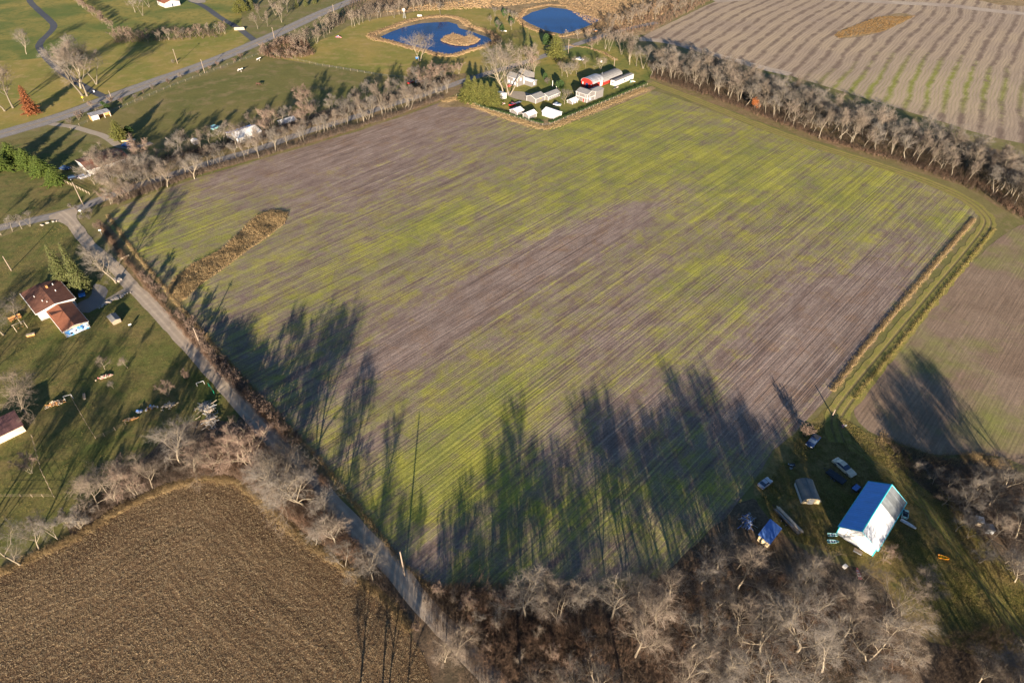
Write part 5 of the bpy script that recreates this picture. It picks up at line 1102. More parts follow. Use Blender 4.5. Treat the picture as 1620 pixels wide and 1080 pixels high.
n_ = G(147, 192); OS = empty('loafing_shed', n_ + Vector((0, 0, .03)), 'open fronted shed with grey roof and orange timber interior beside the paved road', 'shed', RZ)
aS, bS = 8.5, 3.4
mb = MB(); mb.box((aS / 2, bS, 1.1), (aS, .1, 2.2)); mb.box((0, bS / 2, 1.1), (.1, bS - .12, 2.2)); mb.box((aS, bS / 2, 1.1), (.1, bS - .12, 2.2)); mb.build('wall', M['wood_orange'], OS)
mb = MB()
for t in (.02, .35, .67, .98): mb.box((aS * t, .05, 1.0), (.16, .16, 2.0))
mb.build('post', M['white'], OS)
mb = MB(); slab(mb, [(-.3, -.3, 2.25), (aS + .3, -.3, 2.25), (aS + .3, bS + .3, 2.75), (-.3, bS + .3, 2.75)], .1, 0); mb.build('roof', M['pale_roof'], OS)
mb = MB(); mb.box((aS * .2, .02, 1.2), (aS * .35, .06, 1.9)); mb.build('front_panel', M['white'], OS)

# ------------------------------------------------------------------ vehicles
def wheel(root, x, y, r=.32, w_=.2):
    mb = MB(); mb.tube([(x, y - w_ / 2, r), (x, y + w_ / 2, r)], [r, r], 16); wv = mb.build('wheel', M['tyre'], root)
    mb = MB(); mb.tube([(x, y - w_ / 2 - .012, r), (x, y + w_ / 2 + .012, r)], [r * .6, r * .6], 12); mb.build('rim', M['rim'], wv)
def car(c, hd, paint, label, kind='car', L=4.6, W=1.8, H=1.42, cat='car', cabin='sedan', name='parked_car'):
    p = G(*c) if len(c) == 2 else Vector(c); e = empty(name, (p.x, p.y, .05), label, cat, rz_of(hd)); h = L / 2
    body = [(-h, .35), (-h + .04, .78), (-h + .2, .9), (-h * .55, .95), (h * .35, .93), (h - .5, .84), (h - .06, .7), (h, .45), (h - .04, .26), (h * .74, .22), (h * .68, .5), (h * .5, .5), (h * .44, .22), (-h * .44, .22), (-h * .5, .5), (-h * .7, .5), (-h * .76, .22), (-h + .08, .26)]
    mb = MB(); mb.prism(body, -W / 2, W / 2); mb.build('body', M[paint], e, bevel=.07)
    if cabin == 'sedan': prof = [(-h * .72, .92), (-h * .42, H), (h * .02, H), (h * .38, .92)]
    elif cabin == 'suv': prof = [(-h * .93, .92), (-h * .84, H), (h * .08, H), (h * .4, .92)]
    else: prof = [(-h * .1, .92), (-h * .04, H), (h * .22, H), (h * .48, .92)]
    def inset(y, P, s): return [(x, y, z) for x, z in P]
    mb = MB(); k = len(prof); n0 = W / 2 - .06
    vs = [(x, -n0 + (.2 if z > 1 else 0), z) for x, z in prof] + [(x, n0 - (.2 if z > 1 else 0), z) for x, z in prof]
    mb.add(vs, [tuple(range(k)), tuple(range(2 * k - 1, k - 1, -1))] + [(i, i + k, (i + 1) % k + k, (i + 1) % k) for i in range(k)]); mb.build('window', M['glass'], e, bevel=.03)
    (x1, z1), (x2, z2) = prof[1], prof[2]; mb = MB(); mb.box(((x1 + x2) / 2, 0, H + .01), (x2 - x1 + .06, W - .48, .05)); mb.build('roof', M[paint], e, bevel=.02)
    if cabin == 'truck': mb = MB(); mb.box((-h * .55, 0, .965), (h * .78, W - .35, .04)); mb.build('cargo_bed', M['dark_metal'], e)
    for sy in (-1, 1):
        for fx in (.59, -.6): wheel(e, h * fx, sy * (W / 2 - .08))
        mb = MB(); mb.box((h - .05, sy * W * .34, .62), (.08, .36, .14)); mb.build('headlight', M['lamp'], e)
        mb = MB(); mb.box((-h + .01, sy * W * .36, .72), (.06, .28, .14)); mb.build('tail_light', M['red'], e)
    return e
def hd_px(a_, b_): d = G(*b_) - G(*a_); return math.degrees(math.atan2(d.x, d.y))
car(ZC(640, 422), hd_px(ZC(590, 375), ZC(700, 470)), 'p_beige', 'long beige sedan parked in the shadow of the white barn', L=5.6, W=1.95)
car(ZC(437, 248), hd_px(ZC(470, 210), ZC(402, 292)), 'p_navy', 'dark navy pickup with pale nose beside the orange tinged bush', L=4.6, cabin='truck', cat='pickup truck', name='pickup_truck')
car(ZC(122, 525), hd_px(ZC(95, 545), ZC(155, 500)), 'p_silver', 'rusting pale car wreck in the brush at the field edge', L=3.6, W=1.6)
car(ZB(247, 140), 120, 'p_white', 'white car on the farmyard lawn near the far pond', L=4.6)
car(ZA(912, 785), 110, 'p_silver', 'silver car parked behind the long low white barn', L=4.0)
car(ZA(278, 785), 44, 'p_red', 'red pickup beside the trailer behind the white roofed sheds', L=3.8, cabin='truck', cat='pickup truck', name='pickup_truck')
car((104, 268), 100, 'p_navy', 'dark blue car on the shaded drive left of the bungalow', L=4.4)
car((118, 283), 60, 'p_black', 'black car with its boot towards the bungalow corner', L=4.4, cabin='suv')
car((135, 281), 40, 'p_silver', 'grey car close against the bungalow end wall', L=4.2, cabin='suv')
car((204, 224), 84, 'p_tan', 'tan pickup parked on the concrete drive by the yellow green pine', L=5.5, cabin='truck', cat='pickup truck', name='pickup_truck')
car((203, 231), 84, 'p_blue', 'blue grey car parked on the near side of the tan pickup', L=5.0)
car((341, 204), 20, 'p_teal', 'blue green van at the pasture edge near the long white barn', L=4.2, H=1.9, cabin='suv', cat='van', name='parked_van')
car((664, 131), 80, 'p_silver', 'pale car under trees on the pasture side of the back road', L=4.6)
car((650, 132), 30, 'p_red', 'red car under trees next to the pale car', L=4.2)
car((130.5, 466), 150, 'p_blue', 'deep blue car in the shade beside the spruces and brown roofed house', L=4.0)
car((1430, 815), 30, 'p_teal', 'small dark green utility cart behind the white barn', L=2.4, W=1.3, H=1.5, cabin='truck', cat='utility cart', name='utility_cart')
def trailer(c, hd, L, W, label, deck='wood', load=None, rails=True, z0=.55, cat='trailer'):
    p = G(*c); e = empty('trailer', (p.x, p.y, .05), label, cat, rz_of(hd)); mb = MB()
    for i in range(int(W / .22)): mb.box((0, -W / 2 + .11 + i * .22, z0 + .05), (L, .2, .05))
    mb.build('deck', M[deck], e); mb = MB()
    for sy in (-1, 1): mb.box((0, sy * (W / 2 + .04), z0), (L, .08, .14))
    for i in range(5): mb.box((-L / 2 + i * L / 4, 0, z0 - .04), (.08, W, .1))
    mb.build('frame', M['dark_metal'], e)
    mb = MB(); mb.tube([(L / 2, -W * .35, z0), (L / 2 + 1.1, 0, z0 - .05)], [.05, .05], 4); mb.tube([(L / 2, W * .35, z0), (L / 2 + 1.1, 0, z0 - .05)], [.05, .05], 4); mb.build('drawbar', M['dark_metal'], e)
    for sy in (-1, 1):
        for fx in (-.08, .1): wheel(e, L * fx, sy * (W / 2 + .16), .28, .16)
    if rails:
        mb = MB()
        for sy in (-1, 1):
            mb.tube([(-L / 2, sy * W / 2, z0 + .5), (L / 2, sy * W / 2, z0 + .5)], [.03, .03], 4)
            for i in range(6): mb.tube([(-L / 2 + i * L / 5, sy * W / 2, z0), (-L / 2 + i * L / 5, sy * W / 2, z0 + .5)], [.025, .025], 4)
        mb.build('rail', M['dark_metal'], e)
    return e
trailer(ZC(588, 482), hd_px(ZC(640, 520), ZC(535, 445)), 4.2, 1.8, 'long dark flatbed trailer beside the beige sedan in the barn shadow', 'dark_metal')
trailer(ZC(722, 557), hd_px(ZC(745, 540), ZC(700, 580)), 1.9, 1.3, 'short blue grey trailer between the flatbed and the barn wall', 'blue_tarp')
tr = trailer(ZC(272, 770), hd_px(ZC(350, 850), ZC(195, 690)), 7.0, 1.7, 'long hay wagon with pale planks lying beside the small blue roofed shed', 'wood')
mb = MB(); rr_ = random.Random(3)
for i in range(9): mb.box((rr_.uniform(-.5, .5), -.7 + i * .07, .72 + .06 * (i % 3)), (6.6, .18, .06), rz=rr_.uniform(-.015, .015))
p_ = tr.location; o = mb.build('plank_stack', M['wood_pale']); o.location = p_; o.rotation_euler = tr.rotation_euler; tag(o, 'stack of long pale planks lying on the hay wagon', 'planks')
mb = MB()
for i in range(7): mb.tube([(rr_.uniform(-3, -1), .2 + rr_.uniform(0, .5), .75 + rr_.uniform(0, .3)), (rr_.uniform(1, 3.2), .2 + rr_.uniform(0, .6), .75 + rr_.uniform(0, .4))], [.05, .05], 5)
o = mb.build('pipe_bundle', M['grey_metal']); o.location = p_; o.rotation_euler = tr.rotation_euler; tag(o, 'grey bundle of pipes and rails lying on the hay wagon', 'pipes')
trailer(ZA(350, 760), 44, 4, 1.7, 'grey trailer with red pickup behind the white roofed sheds', 'grey_metal', rails=False)
def boat(c, hd, L, W, paint, label, inner='p_white', cat='boat', name='rowing_boat'):
    p = G(*c); e = empty(name, (p.x, p.y, .05), label, cat, rz_of(hd)); n = 9; ro, ri = [], []
    mb = MB(); st = []
    for i in range(n):
        t = i / (n - 1); x = -L / 2 + L * t; w_ = W / 2 * (math.sin(math.pi * min(1, .35 + t * .65)) ** .6 if t < 1 else .02); st.append((x, max(w_, .02), .42 + .12 * t * t))
    for x, w_, z in st: mb.v += [(x, -w_, z), (x, -w_ * .6, .05), (x, w_ * .6, .05), (x, w_, z), (x, w_ * .85, z), (x, w_ * .5, .14), (x, -w_ * .5, .14), (x, -w_ * .85, z)]
    for i in range(n - 1):
        for j in range(8): mb.f.append((i * 8 + j, i * 8 + (j + 1) % 8, i * 8 + 8 + (j + 1) % 8, i * 8 + 8 + j)); mb.m.append(0)
    mb.f.append(tuple(range(8))); mb.m.append(0); mb.f.append(tuple((n - 1) * 8 + j for j in range(8))); mb.m.append(0)
    mb.build('hull', M[paint], e)
    mb = MB()
    for t in (.25, .5, .72): mb.box((-L / 2 + L * t, 0, .38), (.22, W * .72, .04))
    mb.build('seat', M[inner], e); return e
boat(ZC(570, 862), 92, 2.2, .9, 'p_teal', 'small pale green boat on the grass left of the barn, upper of two')
boat(ZC(570, 905), 92, 2.3, .9, 'p_teal', 'small pale green boat on the grass left of the barn, lower of two')
boat((797, 50), 110, 4.0, 1.5, 'p_white', 'white boat ashore between the two ponds')
boat((1357, 908), 5, 2.4, .8, 'pink', 'faded pink canoe on the ground below the white barn', name='canoe', cat='canoe')
boat((1492, 883), 110, 2.0, .9, 'orange', 'bright orange boat on the grass right of the white barn', inner='yellow')
boat((1436, 830), 135, 3.2, .8, 'p_white', 'narrow white boat leaning out behind the white barn', name='canoe', cat='canoe')

# ------------------------------------------------------------------ yard things
def crate(name, c, hd, d, mat, lid, label, cat):
    p = G(*c); e = empty(name, (p.x, p.y, .04), label, cat, rz_of(hd)); mb = MB(); L, W, H = d
    for sx in (-1, 1): mb.box((sx * (L / 2 - .03), 0, H / 2), (.06, W, H))
    for sy in (-1, 1): mb.box((0, sy * (W / 2 - .03), H / 2), (L - .13, .06, H - .01))
    mb.box((0, 0, .06), (L - .13, W - .13, .05)); mb.build('side_panel', M[mat], e); mb = MB(); mb.box((0, 0, H + .04), (L + .12, W + .12, .07), ry=.03); mb.build('lid', M[lid], e, bevel=.02); return e
crate('feed_bin', ZC(732, 970), 128, (1.6, .6, .5), 'grey_metal', 'wood', 'long grey lidded trough on the ground below the barn corner', 'trough')
crate('white_box', (1336, 897), 60, (.8, .6, .5), 'white', 'white', 'small white box on the ground at the wood edge below the barn', 'box')
crate('hunting_blind', (1547, 827), 20, (1.7, 1.4, 1.2), 'wood_pale', 'white_roof', 'pale square hut in the right thicket, left and lighter of the pair', 'hut')
crate('hunting_blind', (1562, 839), 10, (1.6, 1.5, 1.3), 'grey_metal', 'pale_roof', 'grey square hut in the right thicket, right and darker of the pair', 'hut')
crate('grey_box', (117, 822), 60, (1.3, 1.1, .9), 'grey_metal', 'pale_roof', 'pale grey box among the rounded bushes at the ploughed field edge', 'box')
crate('storage_bench', Z8(380, 855), 62, (2.0, .8, .5), 'wood_orange', 'wood_pale', 'low wooden storage bench on the lawn below the brown roofed house', 'bench')
crate('water_trough', (134, 628), 150, (2.0, .5, .4), 'wood_pale', 'wood', 'narrow wooden trough on the left lawn above the wire fence corner', 'trough')
crate('mailbox_stand', (149, 146), 60, (.6, .4, .8), 'white', 'white', 'white letter box by the paved road near the black driveway mouth', 'letter box')
crate('white_bench', (664, 26), 90, (3, 1, .8), 'white', 'white', 'white bench on the meadow above the island pond', 'bench')
crate('bee_box', (660, 93), 60, (1.6, 1.2, .9), 'p_blue', 'white', 'blue and white box at the foot of the lone pond tree', 'box')
crate('well_cover', (942, 50), 60, (2, 1.4, .7), 'wood_orange', 'white', 'small white topped box beside the far pond', 'box')
crate('beehive', (951, 99), 60, (.8, .7, 1.0), 'white', 'white', 'small white beehive on the lawn behind the red barn', 'beehive')
def utility_pole(b, h, label, arm=True, mat='pole', lean=0.0, group=None):
    p = G(*b); e = empty('utility_pole', (p.x, p.y, 0), label, 'utility pole', RZ, group); mb = MB(); mb.tube([(0, 0, -.2), (lean * h * .5, 0, h * .5), (lean * h, 0, h)], [.17, .15, .12], 8); mb.build('post', M[mat], e)
    if arm:
        mb = MB(); mb.box((lean * h, 0, h - .5), (.1, 1.9, .12)); a_ = mb.build('crossarm', M['wood'], e); mb = MB()
        for y_ in (-.85, -.3, .85): mb.tube([(lean * h, y_, h - .44), (lean * h, y_, h - .22)], [.06, .05], 6)
        mb.build('insulator', M['dark_metal'], a_)
    return e
utility_pole((640.7, 911), 9.0, 'tall orange brown pole beside the lower gravel road casting a long shadow', arm=False)
utility_pole((317, 546), 6.4, 'pole at the gravel road verge among the row of pinkish shrubs')
utility_pole((18, 428), 5.6, 'pole on the lawn above the brown roofed house at the left edge', arm=False)
utility_pole((132, 325), HT((132, 325), (112, 289)), 'pole at the road junction beside the bungalow drive')
utility_pole((281, 101), 8.0, 'pale pole standing on the golden lawn beside a round bush')
utility_pole((324, 116), 7.4, 'pale pole at the pasture side of the paved road')
utility_pole((177, 157), 4.2, 'short pole by the black driveway mouth', arm=False)
utility_pole((434, 61), 6.5, 'pole on the far side of the paved road near the roadside grove')
utility_pole((529, 25), 7, 'pole beside the paved road near the top edge')
utility_pole((899, 85), 8, 'pole beside the big yellow green pine at the back road')
utility_pole((971, 110), 6, 'pole rising behind the red barn roof')
utility_pole((874, 138), 3.4, 'pale flag post on the farmyard lawn, left of two', arm=False, mat='white')
utility_pole((880, 143), 3.4, 'pale flag post on the farmyard lawn, right of two', arm=False, mat='white')
utility_pole((1317, 657), 2.2, 'short post at the end of the grass lane by the barn yard', arm=False)
def road_sign(b, label, mat, h=2.0, rot=0, shape='diamond'):
    p = G(*b); e = empty('road_sign', (p.x, p.y, 0), label, 'road sign', R(rot)); mb = MB(); mb.tube([(0, 0, -.1), (0, 0, h)], [.05, .05], 6); mb.build('post', M['grey_metal'], e)
    mb = MB()
    if shape == 'diamond': mb.box((0, -.07, h), (.75, .03, .75), ry=math.pi / 4)
    else: mb.box((0, -.07, h), (.8, .03, .5))
    mb.build('panel', M[mat], e)
road_sign((133, 161), 'yellow diamond road sign beside the paved road below the clump of bare trees', 'yellow', 2.2)
road_sign((161, 371), 'small white sign on a post by the gravel road past the junction', 'white', 1.8, 30, 'rect')
road_sign((129, 339), 'small white sign at the road junction', 'white', 1.5, 10, 'rect')
road_sign((207, 517), 'little white post marker on the left lawn beside the gravel road', 'white', .9, 40, 'rect')
mb = MB(); p = G(379, 48); mb.prism([(-3.2, 0), (3.2, 0), (3.2, 1.5), (2.6, 1.8), (-2.6, 1.8), (-3.2, 1.5)], -.15, .15); o = mb.build('gate_wall', M['concrete']); o.location = p; o.rotation_euler = (0, 0, R(10)); tag(o, 'pale entrance wall beside the black driveway where it meets the paved road', 'wall')
# culvert blocks by the gravel road and rocks
for i, (x_, y_) in enumerate([(183, 444), (187, 445), (190, 443)]):
    mb = MB(); mb.box((0, 0, .35), (.7, 1.5, .7)); o = mb.build('concrete_block', M['stone'], bevel=.06); o.location = G(x_, y_); o.rotation_euler = (0, 0, RZ + .1 * i); tag(o, 'pale concrete block in the row by the gravel road at the house drive', 'block', 'concrete blocks by the gravel road')
def rock_mesh(seed, r=.4):
    bm = bmesh.new(); bmesh.ops.create_icosphere(bm, subdivisions=2, radius=r); rg = random.Random(seed)
    for v in bm.verts: v.co *= 1 + .3 * mnoise.noise(v.co * 3 + Vector((seed, 0, 0))); v.co.z *= .6
    me = bpy.data.meshes.new('rock'); bm.to_mesh(me); bm.free(); me.materials.append(M['stone']); return me
rocks = [rock_mesh(i) for i in range(4)]; rk = random.Random(9)
def rock_row(px, n, label, group, jit=.6, s0=.5, s1=1.1):
    P = [G(*p) for p in px]
    for i in range(n):
        t = rk.uniform(0, len(P) - 1.001); j = int(t); q = P[j].lerp(P[j + 1], t - j); o = link('rock', rk.choice(rocks)); s_ = rk.uniform(s0, s1); o.scale = (s_, s_, s_); o.location = (q.x + rk.uniform(-jit, jit), q.y + rk.uniform(-jit, jit), .12); o.rotation_euler = (0, 0, rk.uniform(0, 6)); tag(o, label, 'rock', group)
rock_row([(205, 463), (186, 472), (170, 478), (160, 487)], 34, 'pale edging rock lining the house drive near the gravel road', 'rocks lining the house drive')
rock_row([(62, 357), (78, 352), (90, 350)], 12, 'grey rock on the lawn corner below the road junction', 'rocks at the junction lawn')
# firewood, logs, junk
def pile(c, hd, L, W, H, n, mats, label, cat, name, kind='log', ln=1.0, rad=.11):
    p = G(*c); e = empty(name, (p.x, p.y, .04), label, cat, rz_of(hd)); rg = random.Random(int(c[0] * 7)); by = {m: MB() for m in mats}
    for i in range(n):
        x = rg.gauss(0, L / 4); y = rg.gauss(0, W / 4); z = rad + max(0, H * (1 - (abs(x) / L * 2) ** 1.5) * rg.random()); mb = by[rg.choice(mats)]
        if kind == 'log':
            a_ = rg.uniform(-.5, .5) + (1.57 if rg.random() < .3 else 0); d = Vector((math.cos(a_) * ln / 2 * rg.uniform(.6, 1.1), math.sin(a_) * ln / 2, rg.uniform(-.1, .1))); mb.tube([Vector((x, y, z)) - d, Vector((x, y, z)) + d], [rad * rg.uniform(.6, 1.1)] * 2, 6)
        else: mb.box((x, y, z), (rg.uniform(.2, ln), rg.uniform(.1, ln * .6), rg.uniform(.05, .3)), rz=rg.uniform(0, 3), ry=rg.uniform(-.4, .4))
    for m, mb in by.items():
        if mb.v: mb.build({'log': 'log', 'junk': 'scrap_piece'}[kind], M[m], e)
    return e
pile((87, 640), 60, 4.0, 1.6, .8, 46, ['wood_orange', 'wood_pale'], 'orange log pile beside the corrugated shed on the left', 'log pile', 'log_pile')
pile((269, 643), 62, 3.2, 1.8, .9, 60, ['wood_pale', 'stone'], 'pale yellow split firewood heap on the left lawn', 'firewood heap', 'firewood_heap', ln=.6)
pile((208, 664), 62, 3.4, .8, .6, 26, ['wood', 'wood_orange'], 'row of brown logs at the lawn edge below the firewood heap', 'log pile', 'log_pile')
pile((240, 646), 62, 2.4, 1.0, .8, 20, ['grey_metal', 'wood_orange', 'p_blue'], 'scrap heap with rusty metal on the left lawn between the log row and firewood', 'scrap heap', 'scrap_heap', 'junk', .8)
pile((222, 652), 62, 1.6, 1.0, .7, 12, ['p_silver', 'blue_tarp'], 'blue grey covered scrap pile next to the row of logs', 'scrap heap', 'scrap_heap', 'junk', .9)
pile((328, 648), 130, 5.5, 3.4, 1.3, 190, ['stone', 'wood_pale', 'grey_metal'], 'large silvery heap of cut branches and rubble by the gravel road', 'brush heap', 'brush_heap', ln=1.4, rad=.06)
pile((334, 668), 150, 4.5, 3.0, 1.1, 130, ['stone', 'grey_metal', 'wood'], 'grey rubble heap just below the silvery branch heap', 'brush heap', 'brush_heap', ln=1.2, rad=.06)
pile((1184, 826), 44, 4.0, 2.6, 1.0, 60, ['grey_metal', 'blue_tarp', 'wood'], 'blue grey scrap heap at the field edge beside the small blue roofed shed', 'scrap heap', 'scrap_heap', ln=2.2, rad=.07)
pile((166, 597), 62, 3.2, 1.1, .5, 34, ['pink', 'wood_pale'], 'faded red heap on a pale strip of the left lawn', 'planter heap', 'planter_heap', 'junk', .9)
pile((1333, 676), 10, 1.0, .7, .9, 10, ['pink', 'grey_metal'], 'small red topped drum pile at the tip of the barn shadow', 'drum', 'drum_pile', 'junk', .6)
pile((1251, 737), 44, 1.8, 1.0, .8, 12, ['dark_metal', 'grey_metal'], 'dark machine parts lying in the arched shed shadow', 'machine', 'machine_parts', 'junk', .9)
pile(ZB(985, 455), 44, 4.0, 2.0, .9, 26, ['white', 'wood_orange', 'p_teal'], 'jumble of white and rust coloured things beside the mobile home door', 'clutter', 'yard_clutter', 'junk', 1.0)
pile(ZB(760, 535), 44, 5.0, 1.0, .4, 26, ['dark_metal', 'stone'], 'low dark row of stones along the near side of the mobile home', 'stones', 'stone_row', 'junk', .8)
pile(ZA(230, 520), 44, 3.6, 1.4, 1.0, 20, ['red', 'pink', 'wood'], 'red porch furniture in front of the farmhouse windows', 'porch furniture', 'porch_furniture', 'junk', .9)
pile((535, 60), 80, 3.4, 1.6, 1.3, 16, ['p_blue', 'white', 'pink'], 'blue and white play things on the meadow left of the island pond', 'play set', 'play_things', 'junk', 1.3)
pile((797, 165), 44, 1.8, 1.1, .7, 10, ['red', 'white'], 'red and white garden things by the small white building', 'garden things', 'garden_things', 'junk', .8)
pile(ZB(290, 725), -40, 3.6, 1.2, .8, 18, ['red', 'white', 'wood'], 'patio clutter in front of the two storey grey barn', 'patio clutter', 'patio_clutter', 'junk', .8)
# playset by the house
p = G(34, 520); e = empty('swing_set', (p.x, p.y, .04), 'wooden swing frame on the lawn below the brown roofed house', 'swing set', RZ)
for x_ in (-1.4, 1.4):
    for s_ in (-1, 1): mb = MB(); mb.tube([(x_, s_ * .9, 0), (x_, 0, 2.1)], [.07, .06], 6); mb.build('leg', M['wood_pale'], e)
mb = MB(); mb.tube([(-1.7, 0, 2.1), (1.7, 0, 2.1)], [.07, .07], 6); mb.build('top_beam', M['wood_pale'], e)
for x_ in (-.6, .6):
    mb = MB(); mb.box((x_, 0, .5), (.45, .2, .04)); s_ = mb.build('seat', M['wood_orange'], e); mb = MB(); mb.tube([(x_ - .2, 0, .5), (x_ - .2, 0, 2.1)], [.015, .015], 4); mb.tube([(x_ + .2, 0, .5), (x_ + .2, 0, 2.1)], [.015, .015], 4); mb.build('rope', M['wood'], s_)
p = G(25, 505); mb = MB(); mb.box((0, 0, .5), (3.2, 1.2, .1)); mb.box((-1.3, 0, .25), (.1, 1.2, .5)); mb.box((1.3, 0, .25), (.1, 1.2, .5)); mb.box((0, .7, .75), (3.2, .08, .45)); o = mb.build('wooden_deck', M['wood_orange']); o.location = p; o.rotation_euler = (0, 0, RZ); tag(o, 'orange wooden deck beside the white wall of the brown roofed house', 'deck')
# goal frames and posts
def frame_goal(c, hd, W, H, mat, label, name='goal_frame', cat='goal'):
    p = G(*c); e = empty(name, (p.x, p.y, .04), label, cat, rz_of(hd))
    for s_ in (-1, 1): mb = MB(); mb.tube([(s_ * W / 2, 0, 0), (s_ * W / 2, 0, H)], [.07, .07], 6); mb.build('post', M[mat], e)
    mb = MB(); mb.tube([(-W / 2, 0, H), (W / 2, 0, H)], [.07, .07], 6); mb.build('crossbar', M[mat], e)
frame_goal((110, 632), 66, 1.8, 1.5, 'white', 'white gate frame beside the orange log pile', name='gate_frame', cat='gate')
frame_goal((335, 617), 140, 3.6, 1.2, 'green_paint', 'green clothesline frame on the lawn beside the gravel road', name='clothesline_frame', cat='clothesline')
frame_goal((318, 609), 60, 1.8, 1.1, 'white', 'thin pale frame left of the green clothesline frame', name='clothesline_frame', cat='clothesline')
# windmill by the pond
p = G(640, 29); e = empty('windmill', (p.x, p.y, .04), 'small lattice windmill standing on the meadow above the island pond', 'windmill'); mb = MB()
for sx in (-1, 1):
    for sy in (-1, 1): mb.tube([(sx * .8, sy * .8, 0), (sx * .12, sy * .12, 5.2)], [.07, .05], 5)
for k_ in range(4):
    z_ = .6 + k_ * 1.2; w_ = .8 - .68 * z_ / 5.2
    for aa, bb in (((-1, -1), (1, -1)), ((1, -1), (1, 1)), ((1, 1), (-1, 1)), ((-1, 1), (-1, -1))): mb.tube([(aa[0] * w_, aa[1] * w_, z_), (bb[0] * w_, bb[1] * w_, z_)], [.04, .04], 4)
mb.build('tower', M['grey_metal'], e); mb = MB()
for k_ in range(12):
    a_ = k_ * math.pi / 6; d = Vector((math.cos(a_), 0, math.sin(a_))); t_ = Vector((-math.sin(a_), .25, math.cos(a_))) * .14; c_ = Vector((0, -.35, 5.3)); n_ = Vector((0, .02, 0))
    q = [c_ + d * .25 - t_ * .5, c_ + d * .95 - t_, c_ + d * .95 + t_, c_ + d * .25 + t_ * .5]; mb.add([v - n_ for v in q] + [v + n_ for v in q], [(0, 1, 2, 3), (7, 6, 5, 4), (0, 4, 5, 1), (1, 5, 6, 2), (2, 6, 7, 3), (3, 7, 4, 0)])
mb.build('fan', M['white'], e); mb = MB(); mb.prism([(0, 5.2), (1.3, 4.95), (1.3, 5.65), (0, 5.4)], -.02, .02, axis='x'); mb.v = [(x, y + 0, z) for x, y, z in mb.v]; mb.build('tail_vane', M['white'], e)

# ------------------------------------------------------------------ fences
def fence(px, step, h, label, post='wood', rails=2, railmat='grey_metal', name='wire_fence', rr=.02, pr=.06):
    P = [G(*p) for p in px]; e = empty(name, (P[0].x, P[0].y, 0), label, 'fence'); o_ = P[0]; pts = []
    for a_, b_ in zip(P, P[1:]):
        n = max(1, int((b_ - a_).length / step)); pts += [a_.lerp(b_, i / n) for i in range(n)]
    pts.append(P[-1]); pm = MB(); pm.tube([(0, 0, -.1), (0, 0, h)], [pr, pr * .9], 6); first = pm.build('post', M[post], e); first.location = (pts[0] - o_)
    for q in pts[1:99]:
        c = bpy.data.objects.new('post', first.data); COL.objects.link(c); c.parent = e; c.location = q - o_
    for k_ in range(rails):
        mb = MB(); z_ = h * (k_ + 1) / (rails + .3)
        for a_, b_ in zip(pts, pts[1:]): mb.tube([a_ - o_ + Vector((0, 0, z_)), b_ - o_ + Vector((0, 0, z_))], [rr, rr], 3, cap=False)
        mb.build('wire', M[railmat], e)
    return e
fence([(722, 152), (765, 172), (858, 199), (870, 198), (945, 167), (1024, 135)], 3.0, 1.0, 'wire fence with pale posts round the farmyard beside the green field', post='wood_pale', pr=.05)
fence([(112, 205), (190, 172), (270, 138), (360, 104), (418, 84), (500, 103), (600, 120), (642, 124)], 4.5, 1.2, 'wire fence round the grazed pasture below the paved road')
fence([(114, 630), (138, 672), (152, 694), (166, 690), (200, 672)], 2.0, 1.2, 'wire fence running down the left lawn from the white gate frame', railmat='wood', rr=.02)
fence([(52, 692), (66, 745), (86, 786), (0, 786)], 2.4, 1.1, 'thin wire fence round the rough patch below the corrugated shed', railmat='wood')
fence([(94, 285), (118, 296), (142, 308)], 2.0, 1.2, 'pale board fence on the corner lawn by the bungalow', post='wood_pale', rails=3, railmat='wood', name='board_fence', rr=.045)
fence([(205, 406), (192, 412), (186, 424)], 1.4, .8, 'short guard rail at the gravel road bend under the wide bare tree', post='wood', railmat='wood_pale', name='guard_rail', rr=.07)
# hedge round the farmyard
hd_pts = pts_along([(726, 152), (765, 170), (858, 195)], 500, .9)
tufts('hedge_plants', hd_pts, 10, 1.0, .5, .06, M['leaf_dark'], foot=.5)
tufts('hedge_plants', pts_along([(870, 194), (945, 163), (1022, 131)], 700, 1.0), 10, .95, .5, .06, M['leaf_dark'], foot=.5)
tufts('hedge_plants', pts_along([(900, 72), (930, 76), (955, 84), (975, 96)], 260, 1.6), 8, .5, .5, .05, M['brush_tan'], foot=.5)

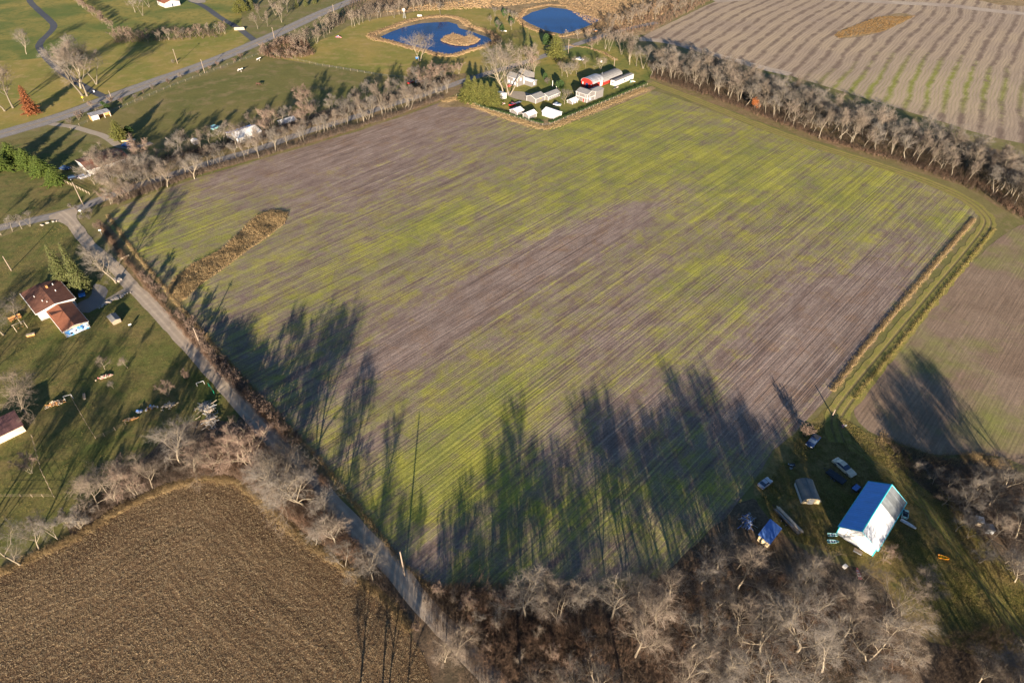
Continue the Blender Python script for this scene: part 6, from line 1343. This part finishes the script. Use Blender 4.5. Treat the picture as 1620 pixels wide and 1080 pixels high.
# ------------------------------------------------------------------ grazing animals
def animal(c, hd, s, mat, label, name, cat, graze=False):
    p = G(*c); me = bpy.data.meshes.new(name)
    hx_, hz_ = (1.35, .35) if graze else (1.45, 1.65)
    V = [(-.75, 0, 1.15), (-.35, 0, 1.12), (.1, 0, 1.08), (.5, 0, 1.15), (.72, 0, 1.25), (.98, 0, 1.15 if graze else 1.45), (hx_ - .12, 0, .7 if graze else 1.6), (hx_ + .15, 0, hz_ - (.05 if graze else .12)),
         (-.82, 0, 1.22), (-.95, 0, .9), (-.97, 0, .45)]
    Rr = [.26, .31, .33, .31, .25, .16, .13, .07, .07, .03, .04]; Ed = [(0, 1), (1, 2), (2, 3), (3, 4), (4, 5), (5, 6), (6, 7), (0, 8), (8, 9), (9, 10)]
    for root_, x0, bend in ((0, -.72, 1), (3, .55, 0)):
        for sy in (-1, 1):
            n = len(V); V += [(x0, sy * .18, .82), (x0 + (.06 if bend else 0), sy * .2, .62), (x0 - (.1 if bend else 0), sy * .2, .38), (x0, sy * .2, .05)]; Rr += [.15, .1, .065, .06]; Ed += [(root_, n), (n, n + 1), (n + 1, n + 2), (n + 2, n + 3)]
    for sy in (-1, 1): n = len(V); V.append((hx_ - .14, sy * .15, (.8 if graze else 1.74))); Rr.append(.035); Ed.append((6, n))
    me.from_pydata(V, Ed, []); o = link(name, me, None, M[mat]); sk = o.modifiers.new('skin', 'SKIN')
    for i, r_ in enumerate(Rr): me.skin_vertices[0].data[i].radius = (r_, r_)
    me.skin_vertices[0].data[1].use_root = True; sb = o.modifiers.new('sub', 'SUBSURF'); sb.levels = 1; sb.render_levels = 2
    o.location = (p.x, p.y, .04); o.scale = (s,) * 3; o.rotation_euler = (0, 0, rz_of(hd)); tag(o, label, cat); return o
animal((380, 114.5), 80, 1.25, 'cow', 'black and white cow standing on the pasture near the paved road', 'cow', 'cow')
animal((409, 136.5), 95, 1.25, 'horse', 'dark bay horse grazing in the middle of the pasture', 'horse', 'horse', True)
animal((409, 97), 60, 1.1, 'cow', 'black and white calf near the far pasture fence', 'cow', 'cow')
